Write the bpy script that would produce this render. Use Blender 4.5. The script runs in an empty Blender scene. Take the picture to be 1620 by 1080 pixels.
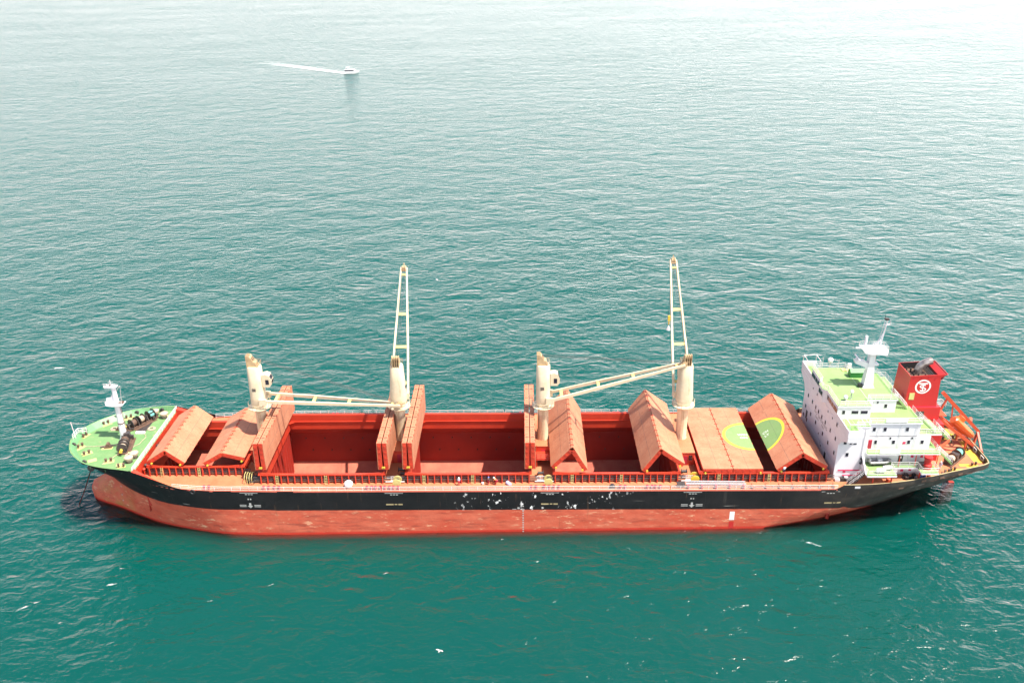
import bpy, math, random
from mathutils import Matrix, Vector
random.seed(7)
scene = bpy.context.scene
COL = scene.collection
R = math.radians

# ------------------------------------------------------------------ camera, sky, sun
# ship axes: x aft, y away from the viewer, z up from the designed waterline; the ship trims by the stern
TRIM = Matrix.Translation((0, 0, -0.4)) @ Matrix.Rotation(0.0132, 4, 'Y')

def ship_camera():
    pitch, yaw, roll = R(24.96), R(-0.71), R(-0.61)
    f = Vector((math.sin(yaw) * math.cos(pitch), math.cos(yaw) * math.cos(pitch), -math.sin(pitch)))
    r = Vector((math.cos(yaw), -math.sin(yaw), 0))
    u = r.cross(f)
    r2 = r * math.cos(roll) + u * math.sin(roll)
    u2 = u * math.cos(roll) - r * math.sin(roll)
    m = Matrix(((r2.x, u2.x, -f.x, 0.0), (r2.y, u2.y, -f.y, -151.135),
                (r2.z, u2.z, -f.z, 103.6), (0, 0, 0, 1)))
    return TRIM @ m

cam = bpy.data.cameras.new('camera')
cam.sensor_width = 36.0
cam.lens = 1400.0 / 1620.0 * 36.0
cam.clip_start = 1.0
cam.clip_end = 30000.0
camo = bpy.data.objects.new('camera', cam)
COL.objects.link(camo)
camo.matrix_world = ship_camera()
scene.camera = camo

SUN_TO = Vector((0.46, -0.21, 1.0)).normalized()
SUN_EL = math.asin(SUN_TO.z)
SUN_AZ = math.atan2(SUN_TO.x, SUN_TO.y)

world = bpy.data.worlds.new('World')
scene.world = world
world.use_nodes = True
wn = world.node_tree
for n in list(wn.nodes):
    wn.nodes.remove(n)
wo = wn.nodes.new('ShaderNodeOutputWorld')
bg = wn.nodes.new('ShaderNodeBackground')
sky = wn.nodes.new('ShaderNodeTexSky')
sky.sky_type = 'NISHITA'
sky.sun_disc = False
sky.sun_elevation = SUN_EL
sky.sun_rotation = SUN_AZ
sky.altitude = 0
sky.air_density = 1.0
sky.dust_density = 1.5
sky.ozone_density = 1.0
bg.inputs['Strength'].default_value = 0.13
# milky air: bright white band added towards the horizon to whiten the water's reflection
hs = wn.nodes.new('ShaderNodeHueSaturation')
hs.inputs['Saturation'].default_value = 0.95
wn.links.new(sky.outputs[0], hs.inputs['Color'])
wtc = wn.nodes.new('ShaderNodeTexCoord')
wsp = wn.nodes.new('ShaderNodeSeparateXYZ')
wn.links.new(wtc.outputs['Generated'], wsp.inputs[0])
wr = wn.nodes.new('ShaderNodeMapRange')
wr.interpolation_type = 'SMOOTHSTEP'
wr.inputs['From Min'].default_value = 0.0
wr.inputs['From Max'].default_value = 0.56
wr.inputs['To Min'].default_value = 0.92
wr.inputs['To Max'].default_value = 0.0
wn.links.new(wsp.outputs['Z'], wr.inputs['Value'])
wd = wn.nodes.new('ShaderNodeVectorMath')      # haze is brighter on the sun's side of the sky
wd.operation = 'DOT_PRODUCT'
wn.links.new(wtc.outputs['Generated'], wd.inputs[0])
wd.inputs[1].default_value = Vector((SUN_TO.x, SUN_TO.y, 0)).normalized()
wf = wn.nodes.new('ShaderNodeMath')
wf.operation = 'MULTIPLY_ADD'
wf.inputs[1].default_value = 0.38
wf.inputs[2].default_value = 0.86
wn.links.new(wd.outputs['Value'], wf.inputs[0])
wv = wn.nodes.new('ShaderNodeVectorMath')
wv.operation = 'SCALE'
wv.inputs[0].default_value = (14.2, 13.5, 13.1)
wn.links.new(wf.outputs[0], wv.inputs['Scale'])
wm = wn.nodes.new('ShaderNodeMix')
wm.data_type = 'RGBA'
wn.links.new(wv.outputs[0], wm.inputs['B'])
wn.links.new(wr.outputs[0], wm.inputs['Factor'])
wn.links.new(hs.outputs[0], wm.inputs['A'])
wn.links.new(wm.outputs['Result'], bg.inputs[0])
wn.links.new(bg.outputs[0], wo.inputs[0])

sun = bpy.data.lights.new('sun', 'SUN')
sun.energy = 5.0
sun.angle = R(0.6)
sun.color = (1.0, 0.94, 0.84)
suno = bpy.data.objects.new('sun', sun)
COL.objects.link(suno)
suno.rotation_euler = SUN_TO.to_track_quat('Z', 'Y').to_euler()

vs = scene.view_settings
vs.view_transform = 'Standard'
vs.look = 'None'
vs.exposure = 1.08
vs.gamma = 1.0
vs.use_curve_mapping = False
cy = scene.cycles
cy.max_bounces = 8
cy.diffuse_bounces = 3
cy.glossy_bounces = 3
cy.transmission_bounces = 4
cy.volume_bounces = 0
cy.transparent_max_bounces = 12
cy.use_denoising = True
cy.sample_clamp_indirect = 8.0
cy.sample_clamp_direct = 2.5
cy.caustics_reflective = False
cy.caustics_refractive = False

# ------------------------------------------------------------------ materials
def new_mat(name):
    m = bpy.data.materials.new(name)
    m.use_nodes = True
    nt = m.node_tree
    for n in list(nt.nodes):
        nt.nodes.remove(n)
    return m, nt, nt.nodes.new('ShaderNodeOutputMaterial')

def N(nt, kind, **kw):
    n = nt.nodes.new(kind)
    for k, v in kw.items():
        setattr(n, k, v)
    return n

def rgba(c):
    return (c[0], c[1], c[2], 1.0)

def noise(nt, vec, scale, detail=3.0, rough=0.55, mapscale=None):
    if mapscale is not None:
        mp = N(nt, 'ShaderNodeMapping')
        mp.inputs['Scale'].default_value = mapscale
        nt.links.new(vec, mp.inputs['Vector'])
        vec = mp.outputs[0]
    t = N(nt, 'ShaderNodeTexNoise')
    t.inputs['Scale'].default_value = scale
    t.inputs['Detail'].default_value = detail
    t.inputs['Roughness'].default_value = rough
    nt.links.new(vec, t.inputs['Vector'])
    return t.outputs['Fac']

def ramp(nt, fac, lo, hi, a=0.0, b=1.0):
    r = N(nt, 'ShaderNodeMapRange')
    r.clamp = True
    r.inputs['From Min'].default_value = lo
    r.inputs['From Max'].default_value = hi
    r.inputs['To Min'].default_value = a
    r.inputs['To Max'].default_value = b
    nt.links.new(fac, r.inputs['Value'])
    return r.outputs[0]

def mixc(nt, fac, a, b):
    m = N(nt, 'ShaderNodeMix', data_type='RGBA')
    if isinstance(fac, float):
        m.inputs['Factor'].default_value = fac
    else:
        nt.links.new(fac, m.inputs['Factor'])
    for sock, v in ((m.inputs['A'], a), (m.inputs['B'], b)):
        if isinstance(v, tuple):
            sock.default_value = rgba(v)
        else:
            nt.links.new(v, sock)
    return m.outputs['Result']

def math_(nt, op, a, b=None):
    m = N(nt, 'ShaderNodeMath', operation=op)
    for i, v in enumerate((a, b)):
        if v is None:
            continue
        if isinstance(v, (int, float)):
            m.inputs[i].default_value = v
        else:
            nt.links.new(v, m.inputs[i])
    return m.outputs[0]

def paint(name, c1, c2=None, scale=0.35, rough=0.5, rust=0.0, rustc=(0.16, 0.06, 0.03), streak=False,
          bump=0.0, metal=0.0, fine=0.0):
    """weathered paint: two tones by noise, optional rust blotches or streaks"""
    m, nt, out = new_mat(name)
    p = N(nt, 'ShaderNodeBsdfPrincipled')
    p.inputs['Roughness'].default_value = rough
    p.inputs['Metallic'].default_value = metal
    tc = N(nt, 'ShaderNodeTexCoord').outputs['Object']
    c2 = c2 or tuple(v * 0.86 for v in c1)
    f = ramp(nt, noise(nt, tc, scale, 4.0, 0.6), 0.36, 0.66)
    col = mixc(nt, f, c1, c2)
    if fine > 0:
        ff = ramp(nt, noise(nt, tc, 2.3, 5.0, 0.7), 0.42, 0.7, 0.0, fine)
        col = mixc(nt, ff, col, tuple(v * 0.6 for v in c2))
    if rust > 0:
        ms = (0.9, 0.9, 0.12) if streak else None
        rf = ramp(nt, noise(nt, tc, 1.1, 5.0, 0.7, ms), 0.74 - rust, 0.80 - rust * 0.6, 0.0, 0.85)
        col = mixc(nt, rf, col, rustc)
    nt.links.new(col, p.inputs['Base Color'])
    if bump > 0:
        b = N(nt, 'ShaderNodeBump')
        b.inputs['Strength'].default_value = 1.0
        b.inputs['Distance'].default_value = bump
        nt.links.new(noise(nt, tc, 0.6, 3.0), b.inputs['Height'])
        nt.links.new(b.outputs[0], p.inputs['Normal'])
    nt.links.new(p.outputs[0], out.inputs['Surface'])
    return m

M = {}
M['deck'] = paint('deck_paint', (0.47, 0.18, 0.082), (0.41, 0.12, 0.05), 0.22, 0.75, rust=0.08, fine=0.25, bump=0.02)
M['hatch'] = paint('hatch_paint', (0.45, 0.19, 0.10), (0.395, 0.135, 0.066), 0.28, 0.75, rust=0.12, rustc=(0.30, 0.10, 0.05), fine=0.35, bump=0.03)
M['red'] = paint('red_paint', (0.50, 0.042, 0.016), (0.42, 0.032, 0.013), 0.5, 0.5, rust=0.05)
M['hold'] = paint('hold_paint', (0.33, 0.02, 0.010), (0.25, 0.015, 0.008), 0.2, 0.6, rust=0.09, streak=True)
M['floor'] = paint('hold_floor', (0.44, 0.13, 0.075), (0.38, 0.08, 0.05), 0.35, 0.8, rust=0.12, rustc=(0.34, 0.04, 0.02))
M['green'] = paint('green_deck', (0.105, 0.225, 0.075), (0.15, 0.25, 0.095), 0.3, 0.7, rust=0.13, rustc=(0.34, 0.26, 0.13), fine=0.35)
M['hgreen'] = paint('house_green', (0.185, 0.315, 0.095), (0.21, 0.33, 0.115), 0.4, 0.7, fine=0.15)
M['dgreen'] = paint('dark_green', (0.02, 0.17, 0.03), None, 0.6, 0.5)
M['cream'] = paint('crane_cream', (0.66, 0.55, 0.385), (0.62, 0.49, 0.32), 0.5, 0.5, rust=0.13, rustc=(0.40, 0.22, 0.10), streak=True, fine=0.25)
M['creamdirty'] = paint('crane_cream_dirty', (0.50, 0.35, 0.19), (0.36, 0.23, 0.12), 0.9, 0.6, rust=0.14, rustc=(0.16, 0.09, 0.05))
M['white'] = paint('white_paint', (0.70, 0.67, 0.68), (0.65, 0.62, 0.64), 0.5, 0.45, rust=0.06, rustc=(0.46, 0.36, 0.28), streak=True)
M['rail'] = paint('rail_white', (0.70, 0.68, 0.68), (0.64, 0.60, 0.58), 0.8, 0.5)
M['railred'] = paint('rail_red', (0.55, 0.12, 0.08), None, 0.8, 0.5)
M['railgreen'] = paint('rail_green', (0.11, 0.26, 0.11), None, 0.8, 0.5)
M['buff'] = paint('buff_paint', (0.40, 0.31, 0.16), (0.30, 0.23, 0.12), 0.8, 0.6, rust=0.08)
M['yellow'] = paint('yellow_paint', (0.60, 0.44, 0.04), (0.52, 0.36, 0.05), 0.7, 0.55, rust=0.06)
M['paleyel'] = paint('pale_yellow', (0.54, 0.47, 0.17), (0.48, 0.42, 0.17), 0.7, 0.6, rust=0.06)
M['dark'] = paint('dark_steel', (0.035, 0.03, 0.03), (0.06, 0.045, 0.04), 1.5, 0.5, rust=0.12)
M['brown'] = paint('rusty_steel', (0.13, 0.07, 0.045), (0.08, 0.045, 0.03), 1.5, 0.7, rust=0.1)
M['black'] = paint('black_rubber', (0.012, 0.012, 0.013), None, 1.0, 0.6)
M['glass'] = paint('dark_glass', (0.015, 0.013, 0.022), (0.03, 0.025, 0.04), 1.0, 0.12)
M['funnel'] = paint('funnel_red', (0.48, 0.018, 0.016), (0.44, 0.02, 0.018), 0.3, 0.45, rust=0.02, fine=0.08)
M['orange'] = paint('orange_paint', (0.50, 0.075, 0.025), (0.44, 0.06, 0.02), 0.6, 0.5, rust=0.03)
M['boat'] = paint('lifeboat_orange', (0.62, 0.13, 0.02), (0.56, 0.10, 0.02), 0.6, 0.35)
M['steel'] = paint('bare_steel', (0.36, 0.33, 0.31), (0.22, 0.19, 0.17), 1.2, 0.35, metal=0.7)
M['grey'] = paint('grey_paint', (0.30, 0.29, 0.29), (0.22, 0.21, 0.21), 1.0, 0.6)
M['lgrey'] = paint('light_grey', (0.58, 0.57, 0.58), (0.5, 0.49, 0.5), 1.0, 0.5)
M['rope'] = paint('mooring_rope', (0.46, 0.36, 0.26), (0.38, 0.28, 0.2), 3.0, 0.9, fine=0.4)
M['ropegreen'] = paint('green_rope', (0.12, 0.52, 0.42), (0.18, 0.58, 0.5), 3.0, 0.85, fine=0.3)
M['doorred'] = paint('door_red', (0.38, 0.015, 0.04), None, 0.8, 0.4)
M['signred'] = paint('sign_red', (0.62, 0.03, 0.10), None, 0.8, 0.4)
M['padgreen'] = paint('pad_green', (0.16, 0.275, 0.085), (0.185, 0.28, 0.10), 0.5, 0.75, fine=0.15)
M['padyellow'] = paint('pad_yellow', (0.62, 0.50, 0.03), (0.58, 0.45, 0.04), 0.5, 0.7)
M['hullmark'] = paint('hull_marking', (0.42, 0.41, 0.39), (0.30, 0.29, 0.27), 1.8, 0.7, rust=0.12, rustc=(0.05, 0.045, 0.04))
M['gloss'] = paint('yacht_white', (0.84, 0.84, 0.83), None, 1.0, 0.3)
M['mark'] = paint('white_marking', (0.80, 0.79, 0.76), (0.7, 0.68, 0.64), 1.5, 0.7)
M['blue'] = paint('blue_plastic', (0.05, 0.13, 0.42), None, 1.0, 0.4)
M['lav'] = paint('pale_blue_cloth', (0.45, 0.45, 0.66), None, 2.0, 0.8)
M['cloth'] = paint('dark_cloth', (0.05, 0.05, 0.07), None, 2.0, 0.8)
M['orcloth'] = paint('orange_cloth', (0.7, 0.16, 0.04), None, 2.0, 0.8)
M['skin'] = paint('skin', (0.45, 0.27, 0.19), None, 2.0, 0.6)
M['helmet'] = paint('helmet_white', (0.8, 0.78, 0.7), None, 2.0, 0.4)

def hull_material():
    """black topsides over faded red boot-top, scraped paint, dull weathering, fouling below the waterline"""
    m, nt, out = new_mat('hull_paint')
    p = N(nt, 'ShaderNodeBsdfPrincipled')
    tc = N(nt, 'ShaderNodeTexCoord').outputs['Object']
    sep = N(nt, 'ShaderNodeSeparateXYZ')
    nt.links.new(tc, sep.inputs[0])
    X, Z = sep.outputs['X'], sep.outputs['Z']
    wob = math_(nt, 'MULTIPLY', math_(nt, 'SUBTRACT', noise(nt, tc, 0.5, 4.0, 0.7), 0.5), 0.14)
    zz = math_(nt, 'ADD', Z, wob)
    # black topsides
    k = mixc(nt, ramp(nt, noise(nt, tc, 0.25, 4.0, 0.6), 0.35, 0.7), (0.004, 0.004, 0.005), (0.010, 0.009, 0.010))
    k = mixc(nt, ramp(nt, noise(nt, tc, 0.9, 5.0, 0.7, (0.8, 0.8, 0.1)), 0.62, 0.76, 0, 0.45), k, (0.07, 0.062, 0.055))
    # greyer, dustier paint towards the stern quarter
    k = mixc(nt, ramp(nt, X, 46.0, 76.0, 0.0, 0.7), k, mixc(nt, ramp(nt, noise(nt, tc, 0.5, 4.0), 0.4, 0.6), (0.040, 0.034, 0.030), (0.075, 0.062, 0.050)))
    # scraped patches amidships
    zone = math_(nt, 'MULTIPLY', ramp(nt, X, -14.0, -9.0), ramp(nt, X, 14.0, 22.0, 1.0, 0.0))
    sc = math_(nt, 'MULTIPLY', ramp(nt, noise(nt, tc, 1.5, 3.0, 0.6, (1.0, 1.0, 0.8)), 0.605, 0.625), ramp(nt, noise(nt, tc, 0.33, 1.0), 0.50, 0.56))
    sc = math_(nt, 'MULTIPLY', sc, zone)
    k = mixc(nt, sc, k, (0.72, 0.70, 0.68))
    ln = math_(nt, 'MULTIPLY', ramp(nt, noise(nt, tc, 0.7, 2.0, 0.5, (0.12, 1.0, 3.2)), 0.69, 0.71, 0.0, 0.7), ramp(nt, noise(nt, tc, 0.13, 1.0), 0.5, 0.6))
    k = mixc(nt, ln, k, (0.34, 0.31, 0.28))
    # red boot-top
    r = mixc(nt, ramp(nt, noise(nt, tc, 0.35, 5.0, 0.65, (0.35, 1.0, 1.0)), 0.36, 0.64), (0.46, 0.072, 0.038), (0.53, 0.125, 0.07))
    r = mixc(nt, ramp(nt, noise(nt, tc, 1.2, 5.0, 0.7, (0.15, 1.0, 1.3)), 0.53, 0.68, 0, 0.65), r, (0.22, 0.05, 0.035))
    pat = math_(nt, 'MULTIPLY', ramp(nt, noise(nt, tc, 0.9, 4.0, 0.7, (0.45, 1.0, 1.6)), 0.575, 0.64), ramp(nt, noise(nt, tc, 0.16, 2.0), 0.38, 0.54, 0.0, 0.85))
    r = mixc(nt, pat, r, (0.62, 0.34, 0.20))
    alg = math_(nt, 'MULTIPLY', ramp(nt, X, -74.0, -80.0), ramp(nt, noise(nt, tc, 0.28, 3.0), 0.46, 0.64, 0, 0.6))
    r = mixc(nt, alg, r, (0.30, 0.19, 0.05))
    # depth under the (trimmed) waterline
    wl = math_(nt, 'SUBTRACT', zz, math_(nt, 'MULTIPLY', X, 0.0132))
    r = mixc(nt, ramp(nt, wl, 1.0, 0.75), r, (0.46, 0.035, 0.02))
    r = mixc(nt, ramp(nt, wl, 0.1, -0.9), r, (0.035, 0.02, 0.015))  # painted darker with depth, standing in for light lost in the water
    zz2 = math_(nt, 'ADD', zz, ramp(nt, X, 60.0, 69.0, 0.0, 4.6))
    col = mixc(nt, ramp(nt, zz2, 5.32, 5.38), r, k)
    # rust drips
    dr = ramp(nt, noise(nt, tc, 1.4, 4.0, 0.7, (1.0, 1.0, 0.07)), 0.64, 0.74, 0.0, 0.55)
    col = mixc(nt, dr, col, (0.17, 0.09, 0.05))
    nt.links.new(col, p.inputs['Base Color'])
    p.inputs['Roughness'].default_value = 0.55
    p.inputs['Specular IOR Level'].default_value = 0.25
    b = N(nt, 'ShaderNodeBump')
    b.inputs['Distance'].default_value = 0.10
    nt.links.new(noise(nt, tc, 0.55, 2.0, 0.5), b.inputs['Height'])
    nt.links.new(b.outputs[0], p.inputs['Normal'])
    nt.links.new(p.outputs[0], out.inputs['Surface'])
    return m
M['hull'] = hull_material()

def sea_material():
    m, nt, out = new_mat('sea_water')
    tc = N(nt, 'ShaderNodeTexCoord').outputs['Object']
    def wave(scale, amp, ms, rot, detail=2.0, rough=0.5, ridged=False):
        mp = N(nt, 'ShaderNodeMapping')
        mp.inputs['Scale'].default_value = ms
        mp.inputs['Rotation'].default_value = (0, 0, R(rot))
        nt.links.new(tc, mp.inputs['Vector'])
        t = N(nt, 'ShaderNodeTexNoise')
        t.inputs['Scale'].default_value = scale
        t.inputs['Detail'].default_value = detail
        t.inputs['Roughness'].default_value = rough
        t.inputs['Distortion'].default_value = 0.35
        nt.links.new(mp.outputs[0], t.inputs['Vector'])
        v = t.outputs['Fac']
        if ridged:
            v = math_(nt, 'SUBTRACT', 1.0, math_(nt, 'ABSOLUTE', math_(nt, 'MULTIPLY', math_(nt, 'SUBTRACT', v, 0.5), 3.0)))
        return math_(nt, 'MULTIPLY', v, amp)
    h = wave(0.085, WAVE[0], (0.75, 1.0, 1.0), 8, 2.0)
    h = math_(nt, 'ADD', h, wave(0.24, WAVE[1], (0.6, 1.0, 1.0), -10, 3.0, ridged=True))
    h = math_(nt, 'ADD', h, wave(0.75, WAVE[2], (0.7, 1.0, 1.0), 14, 3.0, 0.55))
    h = math_(nt, 'ADD', h, wave(2.2, WAVE[3], (0.8, 1.0, 1.0), -20, 2.0, 0.5))
    gust = ramp(nt, noise(nt, tc, 0.012, 3.0, 0.6, (0.45, 1.0, 1.0)), 0.3, 0.72, 0.68, 1.2)      # patches of calmer and ruffled water
    b = N(nt, 'ShaderNodeBump')
    nt.links.new(gust, b.inputs['Strength'])
    b.inputs['Distance'].default_value = 1.0
    nt.links.new(h, b.inputs['Height'])
    fr = N(nt, 'ShaderNodeFresnel')
    fr.inputs['IOR'].default_value = 1.45
    nt.links.new(b.outputs[0], fr.inputs['Normal'])
    gl = N(nt, 'ShaderNodeBsdfGlossy')
    gl.inputs['Roughness'].default_value = 0.12
    nt.links.new(b.outputs[0], gl.inputs['Normal'])
    tr = N(nt, 'ShaderNodeBsdfTransparent')
    mx = N(nt, 'ShaderNodeMixShader')
    nt.links.new(fr.outputs[0], mx.inputs[0])
    nt.links.new(tr.outputs[0], mx.inputs[1])
    nt.links.new(gl.outputs[0], mx.inputs[2])
    nt.links.new(mx.outputs[0], out.inputs['Surface'])
    # murky green water: what lights it is the sun and the sky that enter it
    v = N(nt, 'ShaderNodeVolumePrincipled')
    v.inputs['Color'].default_value = rgba(SEA_COLOR)
    v.inputs['Density'].default_value = 0.17
    nt.links.new(v.outputs[0], out.inputs['Volume'])
    return m
WAVE = (1.35, 0.40, 0.28, 0.09)
SEA_COLOR = (0.001, 0.355, 0.298)
M['sea'] = sea_material()

def foam_material():
    m, nt, out = new_mat('foam')
    tc = N(nt, 'ShaderNodeTexCoord').outputs['Object']
    at = N(nt, 'ShaderNodeAttribute', attribute_name='foam_amount')
    n = ramp(nt, noise(nt, tc, 0.6, 5.0, 0.7), 0.3, 0.7, 0.1, 1.6)
    f = ramp(nt, math_(nt, 'MULTIPLY', at.outputs['Fac'], n), 0.08, 0.75)
    d = N(nt, 'ShaderNodeBsdfDiffuse')
    d.inputs['Color'].default_value = (0.85, 0.86, 0.85, 1)
    t = N(nt, 'ShaderNodeBsdfTransparent')
    mx = N(nt, 'ShaderNodeMixShader')
    nt.links.new(f, mx.inputs[0])
    nt.links.new(t.outputs[0], mx.inputs[1])
    nt.links.new(d.outputs[0], mx.inputs[2])
    nt.links.new(mx.outputs[0], out.inputs['Surface'])
    return m
M['foam'] = foam_material()

# ------------------------------------------------------------------ mesh builder
class MB:
    """collects shapes; build() makes ONE mesh object"""
    def __init__(s):
        s.v, s.f, s.m, s.mi = [], [], [], 0
    def add(s, vs, fs):
        o = len(s.v)
        s.v += [tuple(p) for p in vs]
        s.f += [tuple(i + o for i in f) for f in fs]
        s.m += [s.mi] * len(fs)
        return s
    def box(s, x0, x1, y0, y1, z0, z1):
        vs = [(x0, y0, z0), (x1, y0, z0), (x1, y1, z0), (x0, y1, z0), (x0, y0, z1), (x1, y0, z1), (x1, y1, z1), (x0, y1, z1)]
        return s.add(vs, [(0, 3, 2, 1), (4, 5, 6, 7), (0, 1, 5, 4), (1, 2, 6, 5), (2, 3, 7, 6), (3, 0, 4, 7)])
    def beam(s, a, b, w, h, w2=None, h2=None, up=(0, 0, 1)):
        """box-section bar from a to b, w across, h along up; w2,h2 at the far end"""
        a, b = Vector(a), Vector(b)
        d = (b - a).normalized()
        u = Vector(up)
        if abs(d.dot(u)) > 0.98:
            u = Vector((1, 0, 0))
        r = d.cross(u).normalized()
        u = r.cross(d)
        w2 = w if w2 is None else w2
        h2 = h if h2 is None else h2
        vs = []
        for p, ww, hh in ((a, w, h), (b, w2, h2)):
            vs += [p - r * ww / 2 - u * hh / 2, p + r * ww / 2 - u * hh / 2, p + r * ww / 2 + u * hh / 2, p - r * ww / 2 + u * hh / 2]
        return s.add(vs, [(0, 1, 2, 3), (7, 6, 5, 4), (0, 4, 5, 1), (1, 5, 6, 2), (2, 6, 7, 3), (3, 7, 4, 0)])
    def tube(s, a, b, r, n=6, r2=None, cap=True):
        a, b = Vector(a), Vector(b)
        d = (b - a).normalized()
        u = Vector((0, 0, 1)) if abs(d.z) < 0.9 else Vector((1, 0, 0))
        e = d.cross(u).normalized()
        g = d.cross(e)
        r2 = r if r2 is None else r2
        vs = []
        for p, rr in ((a, r), (b, r2)):
            for i in range(n):
                t = 2 * math.pi * i / n
                vs.append(p + e * math.cos(t) * rr + g * math.sin(t) * rr)
        fs = [(i, (i + 1) % n, n + (i + 1) % n, n + i) for i in range(n)]
        if cap:
            fs += [tuple(range(n - 1, -1, -1)), tuple(range(n, 2 * n))]
        return s.add(vs, fs)
    def pipe(s, pts, r, n=6):
        for a, b in zip(pts[:-1], pts[1:]):
            s.tube(a, b, r, n)
        return s
    def prism(s, poly, axis, a, b):
        """2-D polygon extruded along axis from a to b (axis x: poly=(y,z); y: (x,z); z: (x,y))"""
        n = len(poly)
        def P(p, t):
            return {'x': (t, p[0], p[1]), 'y': (p[0], t, p[1]), 'z': (p[0], p[1], t)}[axis]
        vs = [P(p, a) for p in poly] + [P(p, b) for p in poly]
        fs = [(i, (i + 1) % n, n + (i + 1) % n, n + i) for i in range(n)]
        fs += [tuple(range(n - 1, -1, -1)), tuple(range(n, 2 * n))]
        return s.add(vs, fs)
    def lathe(s, c, prof, n=16, axis='z'):
        """prof: list of (radius, offset along axis)"""
        vs, fs = [], []
        for r, h in prof:
            for i in range(n):
                t = 2 * math.pi * i / n
                p = {'z': (r * math.cos(t), r * math.sin(t), h), 'y': (r * math.sin(t), h, r * math.cos(t)), 'x': (h, r * math.cos(t), r * math.sin(t))}[axis]
                vs.append((c[0] + p[0], c[1] + p[1], c[2] + p[2]))
        for k in range(len(prof) - 1):
            for i in range(n):
                j = (i + 1) % n
                fs.append((k * n + i, k * n + j, (k + 1) * n + j, (k + 1) * n + i))
        fs += [tuple(range(n - 1, -1, -1)), tuple(range((len(prof) - 1) * n, len(prof) * n))]
        return s.add(vs, fs)
    def ball(s, c, r, n=12, sz=1.0):
        k = 6
        return s.lathe(c, [(r * max(0.02, math.sin(math.pi * i / k)), -r * sz * math.cos(math.pi * i / k)) for i in range(k + 1)], n)
    def mesh(s, name, mats, smooth=False):
        me = bpy.data.meshes.new(name)
        me.from_pydata(s.v, [], s.f)
        for m in (mats if isinstance(mats, (list, tuple)) else [mats]):
            me.materials.append(M[m])
        me.polygons.foreach_set('material_index', s.m)
        if smooth:
            me.polygons.foreach_set('use_smooth', [True] * len(s.f))
        me.update()
        if smooth:
            try:
                me.set_sharp_from_angle(angle=R(35))
            except Exception:
                pass
        return me
    def build(s, name, mats, parent=None, smooth=False, loc=None):
        return place(name, s.mesh(name, mats, smooth), parent, loc)

def place(name, me, parent=None, loc=None, mat=None):
    o = bpy.data.objects.new(name, me)
    COL.objects.link(o)
    o.parent = parent
    if loc is not None:
        o.location = loc
    if mat is not None:
        o.matrix_local = mat
    return o

def empty(name, parent=None, loc=(0, 0, 0), rz=0.0):
    o = bpy.data.objects.new(name, None)
    COL.objects.link(o)
    o.parent = parent
    o.location = loc
    o.rotation_euler = (0, 0, rz)
    return o

def tag(o, label=None, cat=None, group=None, kind=None):
    for k, v in (('label', label), ('category', cat), ('group', group), ('kind', kind)):
        if v:
            o[k] = v
    return o

def sub(o, label):
    o['label'] = label
    return o

def copy_tree(o, parent=None):
    c = o.copy()
    COL.objects.link(c)
    c.parent = parent
    for ch in o.children:
        copy_tree(ch, c)
    return c

def rail(pts, h=1.05, bars=3, step=1.8, r=0.04, mb=None, closed=False):
    """handrail: posts and bars along a path on deck level"""
    mb = mb or MB()
    pts = [Vector(p) for p in pts]
    if closed:
        pts.append(pts[0])
    for a, b in zip(pts[:-1], pts[1:]):
        L = (b - a).length
        if L < 0.05:
            continue
        for k in range(bars):
            z = Vector((0, 0, h * (k + 1) / bars))
            mb.tube(a + z, b + z, r if k == bars - 1 else r * 0.8, 4, cap=False)
        n = max(1, round(L / step))
        for i in range(n + 1):
            p = a + (b - a) * (i / n)
            mb.tube(p, p + Vector((0, 0, h)), r * 1.05, 4, cap=False)
    return mb

def text_mesh(name, body, size, mat, parent, matrix, extrude=0.01, space=1.0):
    cu = bpy.data.curves.new(name, 'FONT')
    cu.body = body
    cu.size = size
    cu.align_x = 'CENTER'
    cu.align_y = 'CENTER'
    cu.extrude = extrude
    cu.space_character = space
    cu.resolution_u = 2
    t = bpy.data.objects.new(name + '_tmp', cu)
    COL.objects.link(t)
    bpy.context.view_layer.update()
    me = bpy.data.meshes.new_from_object(t.evaluated_get(bpy.context.evaluated_depsgraph_get()))
    bpy.data.objects.remove(t)
    me.name = name
    me.materials.clear()
    me.materials.append(M[mat])
    return place(name, me, parent, mat=matrix)

def frame(o, x, y, z):
    """matrix from origin and axes"""
    x, y, z = Vector(x), Vector(y), Vector(z)
    return Matrix(((x[0], y[0], z[0], o[0]), (x[1], y[1], z[1], o[1]), (x[2], y[2], z[2], o[2]), (0, 0, 0, 1)))

# ------------------------------------------------------------------ the sea
def build_sea():
    X0, X1, Y0, Y1, ZB = -9000, 9000, -3000, 12000, -90
    wx0, wx1, wy, wz = -50.2, 30.4, 14.2, -6.4        # the dry space inside the hull, where the holds reach below the waterline
    b = MB()
    vs = [(X0, Y0, 0), (X1, Y0, 0), (X1, Y1, 0), (X0, Y1, 0), (wx0, -wy, 0), (wx1, -wy, 0), (wx1, wy, 0), (wx0, wy, 0),
          (wx0, -wy, wz), (wx1, -wy, wz), (wx1, wy, wz), (wx0, wy, wz), (X0, Y0, ZB), (X1, Y0, ZB), (X1, Y1, ZB), (X0, Y1, ZB)]
    fs = [(0, 1, 5, 4), (1, 2, 6, 5), (2, 3, 7, 6), (3, 0, 4, 7), (4, 5, 9, 8), (5, 6, 10, 9), (6, 7, 11, 10), (7, 4, 8, 11), (8, 9, 10, 11),
          (0, 12, 13, 1), (1, 13, 14, 2), (2, 14, 15, 3), (3, 15, 12, 0), (15, 14, 13, 12)]
    b.add(vs, fs)
    o = b.build('sea', 'sea')
    tag(o, kind='structure')
build_sea()

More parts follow.
